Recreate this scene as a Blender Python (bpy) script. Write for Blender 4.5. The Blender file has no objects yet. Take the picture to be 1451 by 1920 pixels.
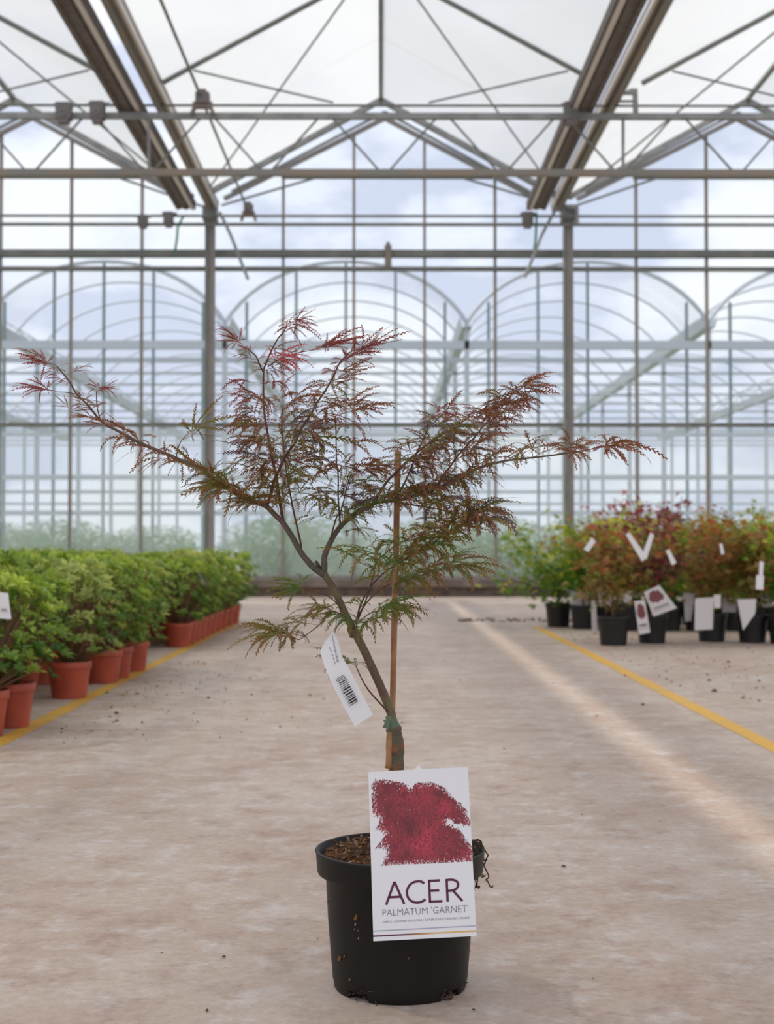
import bpy, math, random
from mathutils import Vector, Matrix
R = random.Random(7)
PI = math.pi
scn = bpy.context.scene
COL = scn.collection
# ------------------------------------------------------------------ camera
F = 1920 * 50 / 36.0
CAM_H = 0.585
cam = bpy.data.cameras.new('camera'); camo = bpy.data.objects.new('camera', cam); COL.objects.link(camo)
cam.sensor_fit = 'VERTICAL'; cam.sensor_height = 36; cam.sensor_width = 36 * 1451 / 1920; cam.lens = 50
cam.clip_start = 0.05; cam.clip_end = 600
camo.location = (0, 0, CAM_H)
camo.rotation_euler = (PI / 2 + math.atan(71 / F), 0, -math.atan(11.5 / F))
cam.dof.use_dof = True; cam.dof.focus_distance = 1.88; cam.dof.aperture_fstop = 9.0
scn.camera = camo
CM = camo.rotation_euler.to_matrix()
# ------------------------------------------------------------------ world
W = bpy.data.worlds.new('sky'); scn.world = W; W.use_nodes = True
nt = W.node_tree; N = nt.nodes; L = nt.links; N.clear()
out = N.new('ShaderNodeOutputWorld'); bg = N.new('ShaderNodeBackground'); bg.inputs[1].default_value = 1.05
tc = N.new('ShaderNodeTexCoord'); mp = N.new('ShaderNodeMapping'); mp.inputs['Scale'].default_value = (1, 1, 2.1)
mp.inputs['Location'].default_value = (0.33, 0.0, 0.1)
nz = N.new('ShaderNodeTexNoise'); nz.inputs['Scale'].default_value = 5.5; nz.inputs['Detail'].default_value = 7; nz.inputs['Roughness'].default_value = .55
cr = N.new('ShaderNodeValToRGB')
cr.color_ramp.elements[0].position = .43; cr.color_ramp.elements[0].color = (.60, .66, .82, 1)
cr.color_ramp.elements[1].position = .60; cr.color_ramp.elements[1].color = (.90, .93, .98, 1)
e = cr.color_ramp.elements.new(.50); e.color = (.78, .84, .96, 1)
L.new(tc.outputs['Generated'], mp.inputs[0]); L.new(mp.outputs[0], nz.inputs['Vector']); L.new(nz.outputs['Fac'], cr.inputs[0])
L.new(cr.outputs[0], bg.inputs[0]); L.new(bg.outputs[0], out.inputs[0])
# ------------------------------------------------------------------ sun
sd = bpy.data.lights.new('sun', 'SUN'); sd.energy = 2.1; sd.angle = math.radians(1.1); sd.color = (1, .94, .85)
so = bpy.data.objects.new('sun', sd); COL.objects.link(so)
so.rotation_euler = Vector((-.618, .30, 1.0)).to_track_quat('Z', 'Y').to_euler()
# ------------------------------------------------------------------ exposure
vs = scn.view_settings; vs.view_transform = 'Standard'; vs.look = 'None'; vs.exposure = 0.13; vs.gamma = 1.0; vs.use_curve_mapping = False
scn.cycles.max_bounces = 10; scn.cycles.transparent_max_bounces = 48; scn.cycles.diffuse_bounces = 5
scn.cycles.transmission_bounces = 8

# ------------------------------------------------------------------ helpers
def ray(px, py):
    return CM @ Vector(((px - 725.5) / F, (960 - py) / F, -1))
def P(px, py, Y):
    d = ray(px, py); return Vector((0, 0, CAM_H)) + d * (Y / d.y)
def PZ(px, py, z=0.0):
    d = ray(px, py); return Vector((0, 0, CAM_H)) + d * ((z - CAM_H) / d.z)
def PPL(px, py, p0, n):
    d = ray(px, py); o = Vector((0, 0, CAM_H)); return o + d * ((p0 - o).dot(n) / d.dot(n))
def lin(c):
    c = c / 255.0
    return c / 12.92 if c <= .04045 else ((c + .055) / 1.055) ** 2.4
def rgb(r, g, b): return (lin(r), lin(g), lin(b), 1)

def mat(name, col, rough=.6, metal=0, noise=None, bump=0, scale=20, spec=.5, transl=0, col2=None, nfac=(.4, .6), coord='Object', attr=None, randv=0):
    m = bpy.data.materials.new(name); m.use_nodes = True; t = m.node_tree; n = t.nodes; l = t.links
    b = n['Principled BSDF']; o = n['Material Output']
    b.inputs['Roughness'].default_value = rough; b.inputs['Metallic'].default_value = metal; b.inputs['Specular IOR Level'].default_value = spec
    b.inputs['Base Color'].default_value = col
    last = None
    if col2 or bump:
        c = n.new('ShaderNodeTexCoord'); z = n.new('ShaderNodeTexNoise'); z.inputs['Scale'].default_value = scale; z.inputs['Detail'].default_value = 5
        l.new(c.outputs[coord], z.inputs['Vector'])
    if col2:
        r = n.new('ShaderNodeValToRGB'); r.color_ramp.elements[0].position = nfac[0]; r.color_ramp.elements[1].position = nfac[1]
        r.color_ramp.elements[0].color = col; r.color_ramp.elements[1].color = col2
        if attr:
            a = n.new('ShaderNodeAttribute'); a.attribute_name = attr; l.new(a.outputs['Fac'], r.inputs[0])
        else: l.new(z.outputs['Fac'], r.inputs[0])
        last = r.outputs[0]
    if randv:
        if last is None:
            q = n.new('ShaderNodeRGB'); q.outputs[0].default_value = col; last = q.outputs[0]
        oi = n.new('ShaderNodeObjectInfo'); mr = n.new('ShaderNodeMapRange'); mr.inputs['To Min'].default_value = 1 - randv; mr.inputs['To Max'].default_value = 1 + randv
        l.new(oi.outputs['Random'], mr.inputs[0]); hs = n.new('ShaderNodeHueSaturation'); l.new(mr.outputs[0], hs.inputs['Value']); l.new(last, hs.inputs['Color']); last = hs.outputs[0]
    if last is not None: l.new(last, b.inputs['Base Color'])
    if bump:
        bp = n.new('ShaderNodeBump'); bp.inputs['Strength'].default_value = bump; bp.inputs['Distance'].default_value = .01
        l.new(z.outputs['Fac'], bp.inputs['Height']); l.new(bp.outputs[0], b.inputs['Normal'])
    if transl:
        tr = n.new('ShaderNodeBsdfTranslucent'); mx = n.new('ShaderNodeMixShader'); mx.inputs[0].default_value = transl
        tr.inputs[0].default_value = col
        if last is not None: l.new(last, tr.inputs[0])
        l.new(b.outputs[0], mx.inputs[1]); l.new(tr.outputs[0], mx.inputs[2]); l.new(mx.outputs[0], o.inputs[0])
    return m

def glassmat(name, haze, hcol, gloss=.05, tint=(1, 1, 1, 1), nlo=.35, nhi=.75, scale=1.2, tf=.6):
    """thin clear sheet: transparent, a dusty film that scatters, a little mirror"""
    m = bpy.data.materials.new(name); m.use_nodes = True; t = m.node_tree; n = t.nodes; l = t.links; n.clear()
    o = n.new('ShaderNodeOutputMaterial'); tp = n.new('ShaderNodeBsdfTransparent'); tp.inputs[0].default_value = tint
    df = n.new('ShaderNodeBsdfDiffuse'); df.inputs[0].default_value = hcol; tr = n.new('ShaderNodeBsdfTranslucent'); tr.inputs[0].default_value = hcol
    mA = n.new('ShaderNodeMixShader'); mA.inputs[0].default_value = tf; l.new(df.outputs[0], mA.inputs[1]); l.new(tr.outputs[0], mA.inputs[2])
    mB = n.new('ShaderNodeMixShader'); l.new(tp.outputs[0], mB.inputs[1]); l.new(mA.outputs[0], mB.inputs[2])
    c = n.new('ShaderNodeTexCoord'); z = n.new('ShaderNodeTexNoise'); z.inputs['Scale'].default_value = scale; z.inputs['Detail'].default_value = 4
    mpp = n.new('ShaderNodeMapping'); mpp.inputs['Scale'].default_value = (1, 1, .35)
    l.new(c.outputs['Object'], mpp.inputs[0]); l.new(mpp.outputs[0], z.inputs['Vector'])
    mr = n.new('ShaderNodeMapRange'); mr.inputs['From Min'].default_value = nlo; mr.inputs['From Max'].default_value = nhi
    mr.inputs['To Min'].default_value = haze * .7; mr.inputs['To Max'].default_value = min(1, haze * 1.3)
    l.new(z.outputs['Fac'], mr.inputs[0]); l.new(mr.outputs[0], mB.inputs[0])
    gl = n.new('ShaderNodeBsdfGlossy'); gl.inputs['Roughness'].default_value = .08
    mC = n.new('ShaderNodeMixShader'); mC.inputs[0].default_value = gloss; l.new(mB.outputs[0], mC.inputs[1]); l.new(gl.outputs[0], mC.inputs[2])
    l.new(mC.outputs[0], o.inputs[0]); return m

ORD = 'first second third fourth fifth sixth seventh eighth ninth tenth eleventh twelfth thirteenth fourteenth fifteenth sixteenth seventeenth eighteenth nineteenth twentieth twenty-first twenty-second twenty-third twenty-fourth twenty-fifth twenty-sixth twenty-seventh twenty-eighth'.split()
class MB:
    def __init__(s): s.v = []; s.f = []; s.t = []
    def box(s, x0, x1, y0, y1, z0, z1):
        b = len(s.v)
        s.v += [(x, y, z) for z in (z0, z1) for y in (y0, y1) for x in (x0, x1)]
        s.f += [tuple(b + i for i in q) for q in ((0, 2, 3, 1), (4, 5, 7, 6), (0, 1, 5, 4), (2, 6, 7, 3), (0, 4, 6, 2), (1, 3, 7, 5))]
        return s
    def bar(s, a, b, w, h=None, n=4, up=(0, 0, 1)):
        """straight bar a->b; n==4 rectangular w x h, else a round tube of diameter w"""
        a = Vector(a); b = Vector(b); d = (b - a).normalized(); u = Vector(up)
        if abs(d.dot(u)) > .98: u = Vector((0, 1, 0))
        x = d.cross(u).normalized(); y = x.cross(d).normalized(); h = h or w; k = len(s.v)
        if n == 4: ring = [(-w / 2, -h / 2), (w / 2, -h / 2), (w / 2, h / 2), (-w / 2, h / 2)]
        else: ring = [(w / 2 * math.cos(2 * PI * i / n), w / 2 * math.sin(2 * PI * i / n)) for i in range(n)]
        for p in (a, b):
            for (i, j) in ring: s.v.append(tuple(p + x * i + y * j))
        m = len(ring)
        s.f += [(k + i, k + (i + 1) % m, k + m + (i + 1) % m, k + m + i) for i in range(m)]
        s.f += [tuple(k + m - 1 - i for i in range(m)), tuple(k + m + i for i in range(m))]
        return s
    def tube(s, pts, rad, n=8, cap=True):
        pts = [Vector(p) for p in pts]; k = len(s.v); x = None
        for i, p in enumerate(pts):
            d = (pts[min(i + 1, len(pts) - 1)] - pts[max(i - 1, 0)]).normalized()
            if x is None: x = d.cross(Vector((0, 1, 0.03))).normalized()
            x = (x - d * x.dot(d)).normalized(); y = d.cross(x)
            r = rad[i] if isinstance(rad, (list, tuple)) else rad
            for j in range(n):
                a = 2 * PI * j / n; s.v.append(tuple(p + (x * math.cos(a) + y * math.sin(a)) * r))
        for i in range(len(pts) - 1):
            for j in range(n):
                a = k + i * n + j; b = k + i * n + (j + 1) % n; s.f.append((a, b, b + n, a + n))
        if cap:
            s.f.append(tuple(k + n - 1 - j for j in range(n))); e = k + (len(pts) - 1) * n; s.f.append(tuple(e + j for j in range(n)))
        return s
    def lathe(s, prof, n=48, c=(0, 0, 0), fn=None):
        k = len(s.v)
        for (r, z) in prof:
            for j in range(n):
                a = 2 * PI * j / n; rr, zz = (fn(r, z, a) if fn else (r, z))
                s.v.append((c[0] + rr * math.cos(a), c[1] + rr * math.sin(a), c[2] + zz))
        for i in range(len(prof) - 1):
            for j in range(n):
                a = k + i * n + j; b = k + i * n + (j + 1) % n; s.f.append((a, b, b + n, a + n))
        return s
    def poly(s, pts):
        k = len(s.v); s.v += [tuple(p) for p in pts]; s.f.append(tuple(range(k, k + len(pts)))); return s
    def mesh(s, name, m, smooth=False):
        me = bpy.data.meshes.new(name); me.from_pydata(s.v, [], s.f); me.update()
        if m is not None: me.materials.append(m)
        if smooth: me.polygons.foreach_set('use_smooth', [True] * len(me.polygons))
        if s.t:
            a = me.attributes.new('t', 'FLOAT', 'POINT'); a.data.foreach_set('value', s.t)
        return me
    def build(s, name, m, parent=None, smooth=False):
        return link(name, s.mesh(name, m, smooth), parent)

def link(name, me, parent=None, loc=None):
    o = bpy.data.objects.new(name, me); COL.objects.link(o)
    if parent is not None:
        o.parent = parent
        if loc is None: o.location = (-parent.location[0], -parent.location[1], -parent.location[2]) if not parent.get('local') else (0, 0, 0)
    if loc is not None: o.location = loc
    return o
def empty(name, loc=(0, 0, 0), local=False):
    o = bpy.data.objects.new(name, None); COL.objects.link(o); o.location = loc; o.empty_display_size = .1
    if local: o['local'] = 1
    return o
def tag(o, label=None, cat=None, group=None, kind=None):
    if label: o['label'] = label
    if cat: o['category'] = cat
    if group: o['group'] = group
    if kind: o['kind'] = kind
    return o
def copy_tree(o, parent=None):
    c = o.copy(); COL.objects.link(c)
    if parent: c.parent = parent
    for ch in list(o.children): copy_tree(ch, c)
    return c
def smooth_path(pts, k=4):
    out = []; n = len(pts)
    for i in range(n - 1):
        p0 = pts[max(i - 1, 0)]; p1 = pts[i]; p2 = pts[i + 1]; p3 = pts[min(i + 2, n - 1)]
        for j in range(k):
            t = j / k
            out.append(0.5 * ((2 * p1) + (-p0 + p2) * t + (2 * p0 - 5 * p1 + 4 * p2 - p3) * t * t + (-p0 + 3 * p1 - 3 * p2 + p3) * t ** 3))
    out.append(pts[-1]); return out

# ------------------------------------------------------------------ materials
M = {}
M['steel'] = mat('galvanised_steel', rgb(136, 137, 136), .5, .1, col2=rgb(156, 156, 154), scale=6)
M['steel_dark'] = mat('weathered_steel', rgb(116, 120, 116), .6, .1, col2=rgb(132, 132, 126), scale=5)
M['steel_warm'] = mat('stained_steel', rgb(150, 136, 122), .6, .1, col2=rgb(138, 136, 130), scale=3)
M['alu'] = mat('bright_aluminium', rgb(226, 216, 210), .35, .1)
M['screen'] = mat('folded_screen_cloth', rgb(102, 95, 91), .8, col2=rgb(118, 110, 105), scale=14)
M['gutter'] = mat('gutter_aluminium', rgb(140, 133, 128), .5, .1, col2=rgb(152, 145, 139), scale=4)
M['box'] = mat('gearbox_cast', rgb(124, 117, 116), .7)
M['box_warm'] = mat('gearbox_warm', rgb(140, 124, 114), .7)
M['green_cord'] = mat('green_cord', rgb(16, 132, 98), .6)
M['whitewash'] = glassmat('whitewashed_glass', .88, (.76, .76, .735, 1), .01, nlo=.2, nhi=.8, scale=.6, tf=.76)
M['clear'] = glassmat('clear_glass', .045, (.8, .82, .84, 1), .02, (.97, .98, .98, 1))
M['hazy'] = glassmat('hazy_glass', .36, (.74, .80, .79, 1), .03, (.95, .97, .97, 1), scale=.9)
M['film'] = glassmat('tunnel_film', .08, (.80, .84, .90, 1), .0)
M['film2'] = glassmat('tunnel_film_thick', .40, (.74, .77, .84, 1), .0)
M['far_steel'] = mat('far_tunnel_steel', rgb(196, 200, 206), .6)  # far steel lightened so its colour carries the mist of distance
M['far_dark'] = mat('far_tunnel_bar', rgb(120, 140, 140), .6)
M['kerb'] = mat('kerb_concrete', rgb(140, 126, 116), .9, col2=rgb(112, 100, 92), scale=4)
M['kerb2'] = mat('kerb_lower', rgb(122, 106, 94), .9, col2=rgb(94, 80, 72), scale=6)
M['yellow'] = mat('yellow_paint', rgb(222, 170, 62), .6, col2=rgb(205, 168, 100), scale=9, nfac=(.5, .72))
M['terracotta'] = mat('terracotta_plastic', rgb(184, 80, 54), .45, col2=rgb(166, 70, 48), scale=9, randv=.08)
M['blackpot'] = mat('black_plastic', rgb(26, 24, 24), .5, bump=.06, scale=60)
M['heropot'] = mat('black_pot_plastic', rgb(23, 20, 18), .48, col2=rgb(29, 26, 24), scale=7, spec=.25, bump=.05)
M['soil'] = mat('peat_soil', rgb(92, 62, 46), .95, col2=rgb(132, 92, 68), scale=60, bump=.6)
M['bark'] = [mat('bark_chip_%d' % i, rgb(*c), .85) for i, c in enumerate([(112, 76, 46), (88, 62, 44), (160, 122, 84), (136, 92, 42), (70, 50, 38), (188, 158, 124)])]
M['card'] = mat('card_white', rgb(236, 233, 234), .35)
M['card_back'] = mat('card_grey', rgb(214, 208, 206), .5)
M['ink'] = mat('ink_plum', rgb(88, 18, 62), .5)
M['ink_grey'] = mat('ink_grey', rgb(128, 112, 124), .5)
M['ink_black'] = mat('ink_black', rgb(40, 36, 44), .5)
M['cane'] = mat('cane_wood', rgb(176, 128, 88), .6, col2=rgb(152, 106, 70), scale=40, bump=.2)
M['trunk'] = mat('young_bark', rgb(112, 108, 70), .7, col2=rgb(104, 78, 64), scale=30, bump=.3)
M['stump'] = mat('old_bark', rgb(98, 92, 72), .9, col2=rgb(134, 88, 58), scale=70, bump=1.0, nfac=(.45, .56))
M['limb'] = mat('limb_bark', rgb(104, 84, 76), .65, col2=rgb(88, 84, 66), scale=30, bump=.2)
M['twig'] = mat('twig_bark', rgb(98, 54, 50), .6, col2=rgb(84, 66, 46), scale=40)
M['tape'] = mat('grafting_tape', rgb(112, 122, 96), .5, col2=rgb(90, 108, 80), scale=50)
M['root'] = mat('dry_root', rgb(70, 50, 34), .8)
M['debris'] = mat('dark_debris', rgb(62, 48, 42), .9, col2=rgb(96, 68, 50), scale=3)
M['ground'] = mat('outside_ground', rgb(120, 130, 100), .95, col2=rgb(150, 150, 128), scale=.6)
M['hedge'] = mat('hedge_leaf', rgb(120, 150, 100), .7, transl=.4, col2=rgb(146, 172, 122), scale=2)
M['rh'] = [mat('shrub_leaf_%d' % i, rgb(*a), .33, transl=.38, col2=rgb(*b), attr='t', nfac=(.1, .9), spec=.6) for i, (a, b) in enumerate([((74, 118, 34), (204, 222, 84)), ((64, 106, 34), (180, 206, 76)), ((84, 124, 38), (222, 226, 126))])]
M['rhstem'] = mat('shrub_stem', rgb(112, 84, 58), .8)
M['mp'] = {k: mat('maple_leaf_' + k, rgb(*a), .5, transl=.45, col2=rgb(*b), attr='t', nfac=(.15, .85)) for k, (a, b) in dict(
    green=((92, 144, 44), (216, 206, 70)), lime=((150, 190, 54), (230, 210, 90)), orange=((134, 146, 48), (230, 136, 60)),
    purple=((106, 60, 60), (186, 60, 60)), bronze=((136, 126, 60), (200, 104, 70)), red=((150, 84, 56), (214, 50, 50))).items()}
M['lf'] = {k: mat('acer_leaf_' + k, rgb(*a), .5, transl=.4, col2=rgb(*b), attr='t', nfac=(.35, 1.0)) for k, (a, b) in dict(
    red=((146, 66, 58), (168, 62, 56)), pink=((206, 84, 84), (214, 88, 88)), bronze=((138, 94, 58), (158, 76, 60)),
    olive=((128, 122, 54), (162, 88, 60)), green=((104, 132, 54), (152, 100, 60)), grey=((106, 92, 94), (118, 86, 84)))  .items()}

# concrete
m = bpy.data.materials.new('concrete'); m.use_nodes = True; t = m.node_tree; n = t.nodes; l = t.links; b = n['Principled BSDF']
c = n.new('ShaderNodeTexCoord')
def nz_(sc, det=6, ro=.6, vec=None):
    z = n.new('ShaderNodeTexNoise'); z.inputs['Scale'].default_value = sc; z.inputs['Detail'].default_value = det; z.inputs['Roughness'].default_value = ro
    l.new(c.outputs['Object'] if vec is None else vec, z.inputs['Vector']); return z
def ramp(src, a, b_, ca, cb):
    r = n.new('ShaderNodeValToRGB'); r.color_ramp.elements[0].position = a; r.color_ramp.elements[1].position = b_
    r.color_ramp.elements[0].color = ca; r.color_ramp.elements[1].color = cb; l.new(src, r.inputs[0]); return r
def mixc(f, a, b_, mode='MIX'):
    x = n.new('ShaderNodeMixRGB'); x.blend_type = mode
    for i, v in ((0, f), (1, a), (2, b_)):
        if hasattr(v, 'links'): l.new(v, x.inputs[i])
        else: x.inputs[i].default_value = v
    return x.outputs[0]
base = ramp(nz_(2.0).outputs['Fac'], .38, .62, rgb(192, 167, 149), rgb(207, 188, 173)).outputs[0]
pale = ramp(nz_(13, 8, .68).outputs['Fac'], .50, .74, (0, 0, 0, 1), (.85, .85, .85, 1)).outputs[0]
base = mixc(pale, base, rgb(224, 217, 212))
brown = ramp(nz_(9, 8, .72).outputs['Fac'], .50, .66, (0, 0, 0, 1), (.62, .62, .62, 1)).outputs[0]
base = mixc(brown, base, rgb(166, 132, 114))
fine = ramp(nz_(60, 5, .7).outputs['Fac'], .35, .70, rgb(222, 222, 222), rgb(255, 255, 255)).outputs[0]
base = mixc(.85, base, fine, 'MULTIPLY')
spk = ramp(nz_(38, 3, .8).outputs['Fac'], .66, .74, (0, 0, 0, 1), (.5, .5, .5, 1)).outputs[0]
base = mixc(spk, base, rgb(130, 104, 90))
l.new(base, b.inputs['Base Color'])
rr = n.new('ShaderNodeMapRange'); rr.inputs['To Min'].default_value = .42; rr.inputs['To Max'].default_value = .75; l.new(nz_(5).outputs['Fac'], rr.inputs[0]); l.new(rr.outputs[0], b.inputs['Roughness'])
bp = n.new('ShaderNodeBump'); bp.inputs['Strength'].default_value = .25; bp.inputs['Distance'].default_value = .003; l.new(nz_(90, 6).outputs['Fac'], bp.inputs['Height']); l.new(bp.outputs[0], b.inputs['Normal'])
b.inputs['Specular IOR Level'].default_value = .4
M['concrete'] = m
M['joint'] = mat('joint_filler', rgb(112, 98, 90), .95)

# ================================================================== SETTING
# floor: sub-base plus cast slabs with narrow recessed joints
DW = 17.95
floor = MB().box(-14, 14, -5, DW + .2, -.12, -.006).build('floor', M['joint']); tag(floor, kind='structure')
ys = [-5, .2, 4.62, 8.9, 12.05, 14.9, DW + .2]; xs = [-14, -9.2, -4.6, 4.9, 9.4, 14]
for i in range(len(ys) - 1):
    for j in range(len(xs) - 1):
        MB().box(xs[j] + .002, xs[j + 1] - .002, ys[i] + .002, ys[i + 1] - .002, -.1, 0).build('concrete_slab', M['concrete'], floor)
def ground_strip(pa, pb, w, name, m, z=.001):
    a = Vector(pa); b_ = Vector(pb); d = (b_ - a).normalized(); s = Vector((d.y, -d.x, 0)) * w / 2; mb = MB(); k = 40
    L0 = [a.lerp(b_, i / k) for i in range(k + 1)]
    for i in range(k):
        jl = s * (1 + R.uniform(-.07, .07)); mb.v += [tuple(L0[i] - jl + Vector((0, 0, z))), tuple(L0[i] + jl + Vector((0, 0, z)))]
    mb.v += [tuple(b_ - s + Vector((0, 0, z))), tuple(b_ + s + Vector((0, 0, z)))]
    mb.f = [(2 * i, 2 * i + 1, 2 * i + 3, 2 * i + 2) for i in range(k)]
    return mb.build(name, m, floor)
ga = PZ(0, 1392); gb = PZ(330, 1225); d = (gb - ga).normalized()
ground_strip(ga - d * 4, ga + d * 7.2, .062, 'line_marking', M['yellow'])
ga = PZ(1451, 1402); gb = PZ(1010, 1178); d = (gb - ga).normalized()
ground_strip(ga - d * 4, gb + d * .3, .062, 'line_marking', M['yellow'])
ground = MB().box(-90, 90, DW + .2, 160, -.3, -.05).build('ground', M['ground']); tag(ground, kind='structure')

# spans
XV = 0.0
HALF = 2.235
ZG = CAM_H + 4.33            # gutter height
ZR = CAM_H + 5.52            # ridge height
D1 = 17.2
spans = [-3, -2, -1, 0, 1, 2, 3]
ceiling = empty('ceiling'); tag(ceiling, kind='structure')
CL, CR_ = .16, .40           # clear strip beside the gutter
def roof_pt(cx, side, f, Y, off=0):
    """f=0 ridge, 1 gutter"""
    return Vector((cx + side * (HALF - .05) * f, Y, ZR + (ZG - ZR) * f + off))
for s in spans:
    cx = s * 2 * HALF
    for side in (-1, 1):
        y = -3.0; k = 0
        clear_f = 1 - (.25 / HALF) if side == 1 else 1.0
        while y < D1 - .01:
            y2 = min(y + 2.02, D1); off = .004 * (k % 2)
            a, b_, c_, e_ = (roof_pt(cx, side, 0, y, off), roof_pt(cx, side, clear_f, y, off), roof_pt(cx, side, clear_f, y2 + .01, off), roof_pt(cx, side, 0, y2 + .01, off))
            MB().poly([a, b_, c_, e_]).build('roof_pane', M['whitewash'], ceiling)
            if clear_f < 1:
                MB().poly([roof_pt(cx, side, clear_f - .01, y, off - .01), roof_pt(cx, side, 1, y, off - .01), roof_pt(cx, side, 1, y2, off - .01), roof_pt(cx, side, clear_f - .01, y2, off - .01)]).build('clear_roof_pane', M['clear'], ceiling)
            y = y2; k += 1
    MB().bar((cx, -3, ZR - .02), (cx, D1, ZR - .02), .045, .06).build('ridge_bar', M['steel_dark'], ceiling)
    # last clear glass strip between roof end and the gable
    for side in (-1, 1):
        MB().poly([roof_pt(cx, side, 0, D1, -.02), roof_pt(cx, side, 1, D1, -.02), roof_pt(cx, side, 1, DW, -.02), roof_pt(cx, side, 0, DW, -.02)]).build('clear_roof_pane', M['clear'], ceiling)
        MB().bar(roof_pt(cx, side, -.0, D1, -.04), roof_pt(cx, side, 1, D1, -.04), .06, .085, up=(0, 1, 0)).build('rafter', M['steel'], ceiling)
        MB().bar(roof_pt(cx, side, 0, 13.15, -.06), roof_pt(cx, side, .93, 13.15, -.06), .05, .05, n=8).build('rafter', M['steel_dark'], ceiling)
        # roof brace: far gutter foot up towards the ridge nearer the camera
        MB().bar(roof_pt(cx, side, .95, 16.9, -.10), roof_pt(cx, side, .12, 13.2, -.10), .022, n=6).build('brace', M['steel_dark'], ceiling)
        q = roof_pt(cx, side, .80, 13.15, -.10)
        MB().bar(q, (cx + side * .45, 13.35, ZG - .10), .02, n=6).build('tie_rod', M['steel_dark'], ceiling)

# gutters, folded screens, light profile
for s in range(-3, 4):
    if s == 3: pass
    x = (s + .5) * 2 * HALF - .0
    if s == 3: continue
    right = x > 0
    xg = x + (.115 if not right else -.02)
    g = empty('roof_gutter', (xg, 0, ZG)); nm = {-1: 'left of the aisle', 0: 'right of the aisle', -2: 'one bay further left', -3: 'two bays further left', 1: 'one bay further right', 2: 'two bays further right'}.get(s)
    tag(g, 'long grey aluminium roof gutter running overhead ' + nm if nm else 'long grey roof gutter further out beside the aisle spans', 'gutter', 'roof gutters')
    mb = MB(); w = .08
    prof = [(-w, .05), (-w * .75, -.06), (w * .75, -.06), (w, .05)]
    for (xa, za), (xb, zb) in zip(prof[:-1], prof[1:]): mb.poly([(xg + xa, -3, ZG + za), (xg + xb, -3, ZG + zb), (xg + xb, DW - .1, ZG + zb), (xg + xa, DW - .1, ZG + za)])
    mb.build('trough', M['gutter'], g)
    e1 = .075 if not right else -.085
    MB().box(xg + e1 - .014, xg + e1 + .014, -3, DW - .4, ZG - .075, ZG - .045).build('light_edge', M['alu'], g)
    MB().box(xg - .03, xg + .015, -3, DW - .4, ZG - .10, ZG - .058).build('channel', M['steel_warm'], g)
    # folded screen packet
    xb = xg - .265 if not right else xg - .31
    p = empty('folded_screen', (xb, 0, ZG)); 
    tag(p, 'dark folded shade screen packed along the gutter ' + nm if nm else 'dark folded shade screen packed along an outer gutter', 'shade screen', 'folded shade screens')
    zb0 = ZG - .16
    mb = MB(); n2 = 5
    for k in range(n2):
        xa = xb - .12 + .24 * k / n2; mb.box(xa, xa + .24 / n2 - .004, -3, 17.35, zb0 + .012 * (k % 2), zb0 + .10)
    mb.build('cloth_folds', M['screen'], p)
    lx = xb + .085 if not right else xb - .075
    MB().box(lx - .021, lx + .021, -3, 17.3, zb0 - .015, zb0 + .02).build('edge_profile', M['alu'], p)

# near lattice girder
def girder(Dp, label):
    g = empty('lattice_girder', (0, Dp, ZG - .4)); tag(g, label, 'girder')
    zt = P(714, 218, Dp).z; zb = P(714, 324, Dp).z
    MB().bar((-12, Dp, zt), (12, Dp, zt), .055, .055).build('chord', M['steel'], g)
    MB().bar((-12, Dp, zb), (12, Dp, zb), .06, .06).build('chord', M['steel_warm'], g)
    u = 222.5 / F * Dp; x0 = P(168, 218, Dp).x
    for k in range(-9, 15):
        xt = x0 + k * u
        for sx in (-1, 1):
            MB().bar((xt + sx * .05, Dp, zt), (xt + sx * (u / 2 - .03), Dp, zb), .022, n=6).build('web_bar', M['steel_dark'], g)
    for px in (279, 1168):
        MB().bar(P(px, 222, Dp), P(px, 320, Dp), .03, n=6).build('post', M['steel'], g)
    return g
DN = 13.4
girder(DN, 'steel lattice girder with zigzag bars crossing overhead, nearest truss')
def shaft(y0, Dp, w, label, m='steel_dark'):
    o = MB().bar((-12, Dp, P(714, y0, Dp).z), (12, Dp, P(714, y0, Dp).z), w, n=8).build('drive_shaft', M[m]); tag(o, label, 'shaft')
shaft(198, DN + .12, .026, 'thin steel drive shaft just above the near lattice girder')
DF = 17.55
shaft(405, DF, .034, 'upper of two thin steel tubes between the far column heads')
shaft(421, DF, .042, 'lower of two thin steel tubes between the far column heads')
def rack_shaft(px, py, Dp, px2, py2, D2, label):
    a = P(px, py, Dp); b_ = P(px2, py2, D2); d = (a - b_).normalized()
    o = MB().bar(b_ - d * .1, a + d * 3, .03, n=8).build('drive_shaft', M['steel_dark']); tag(o, label, 'shaft')
rack_shaft(378, 185, DN, 466, 397, DF, 'thin shaft running down the left roof slope between two gearboxes')
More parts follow.
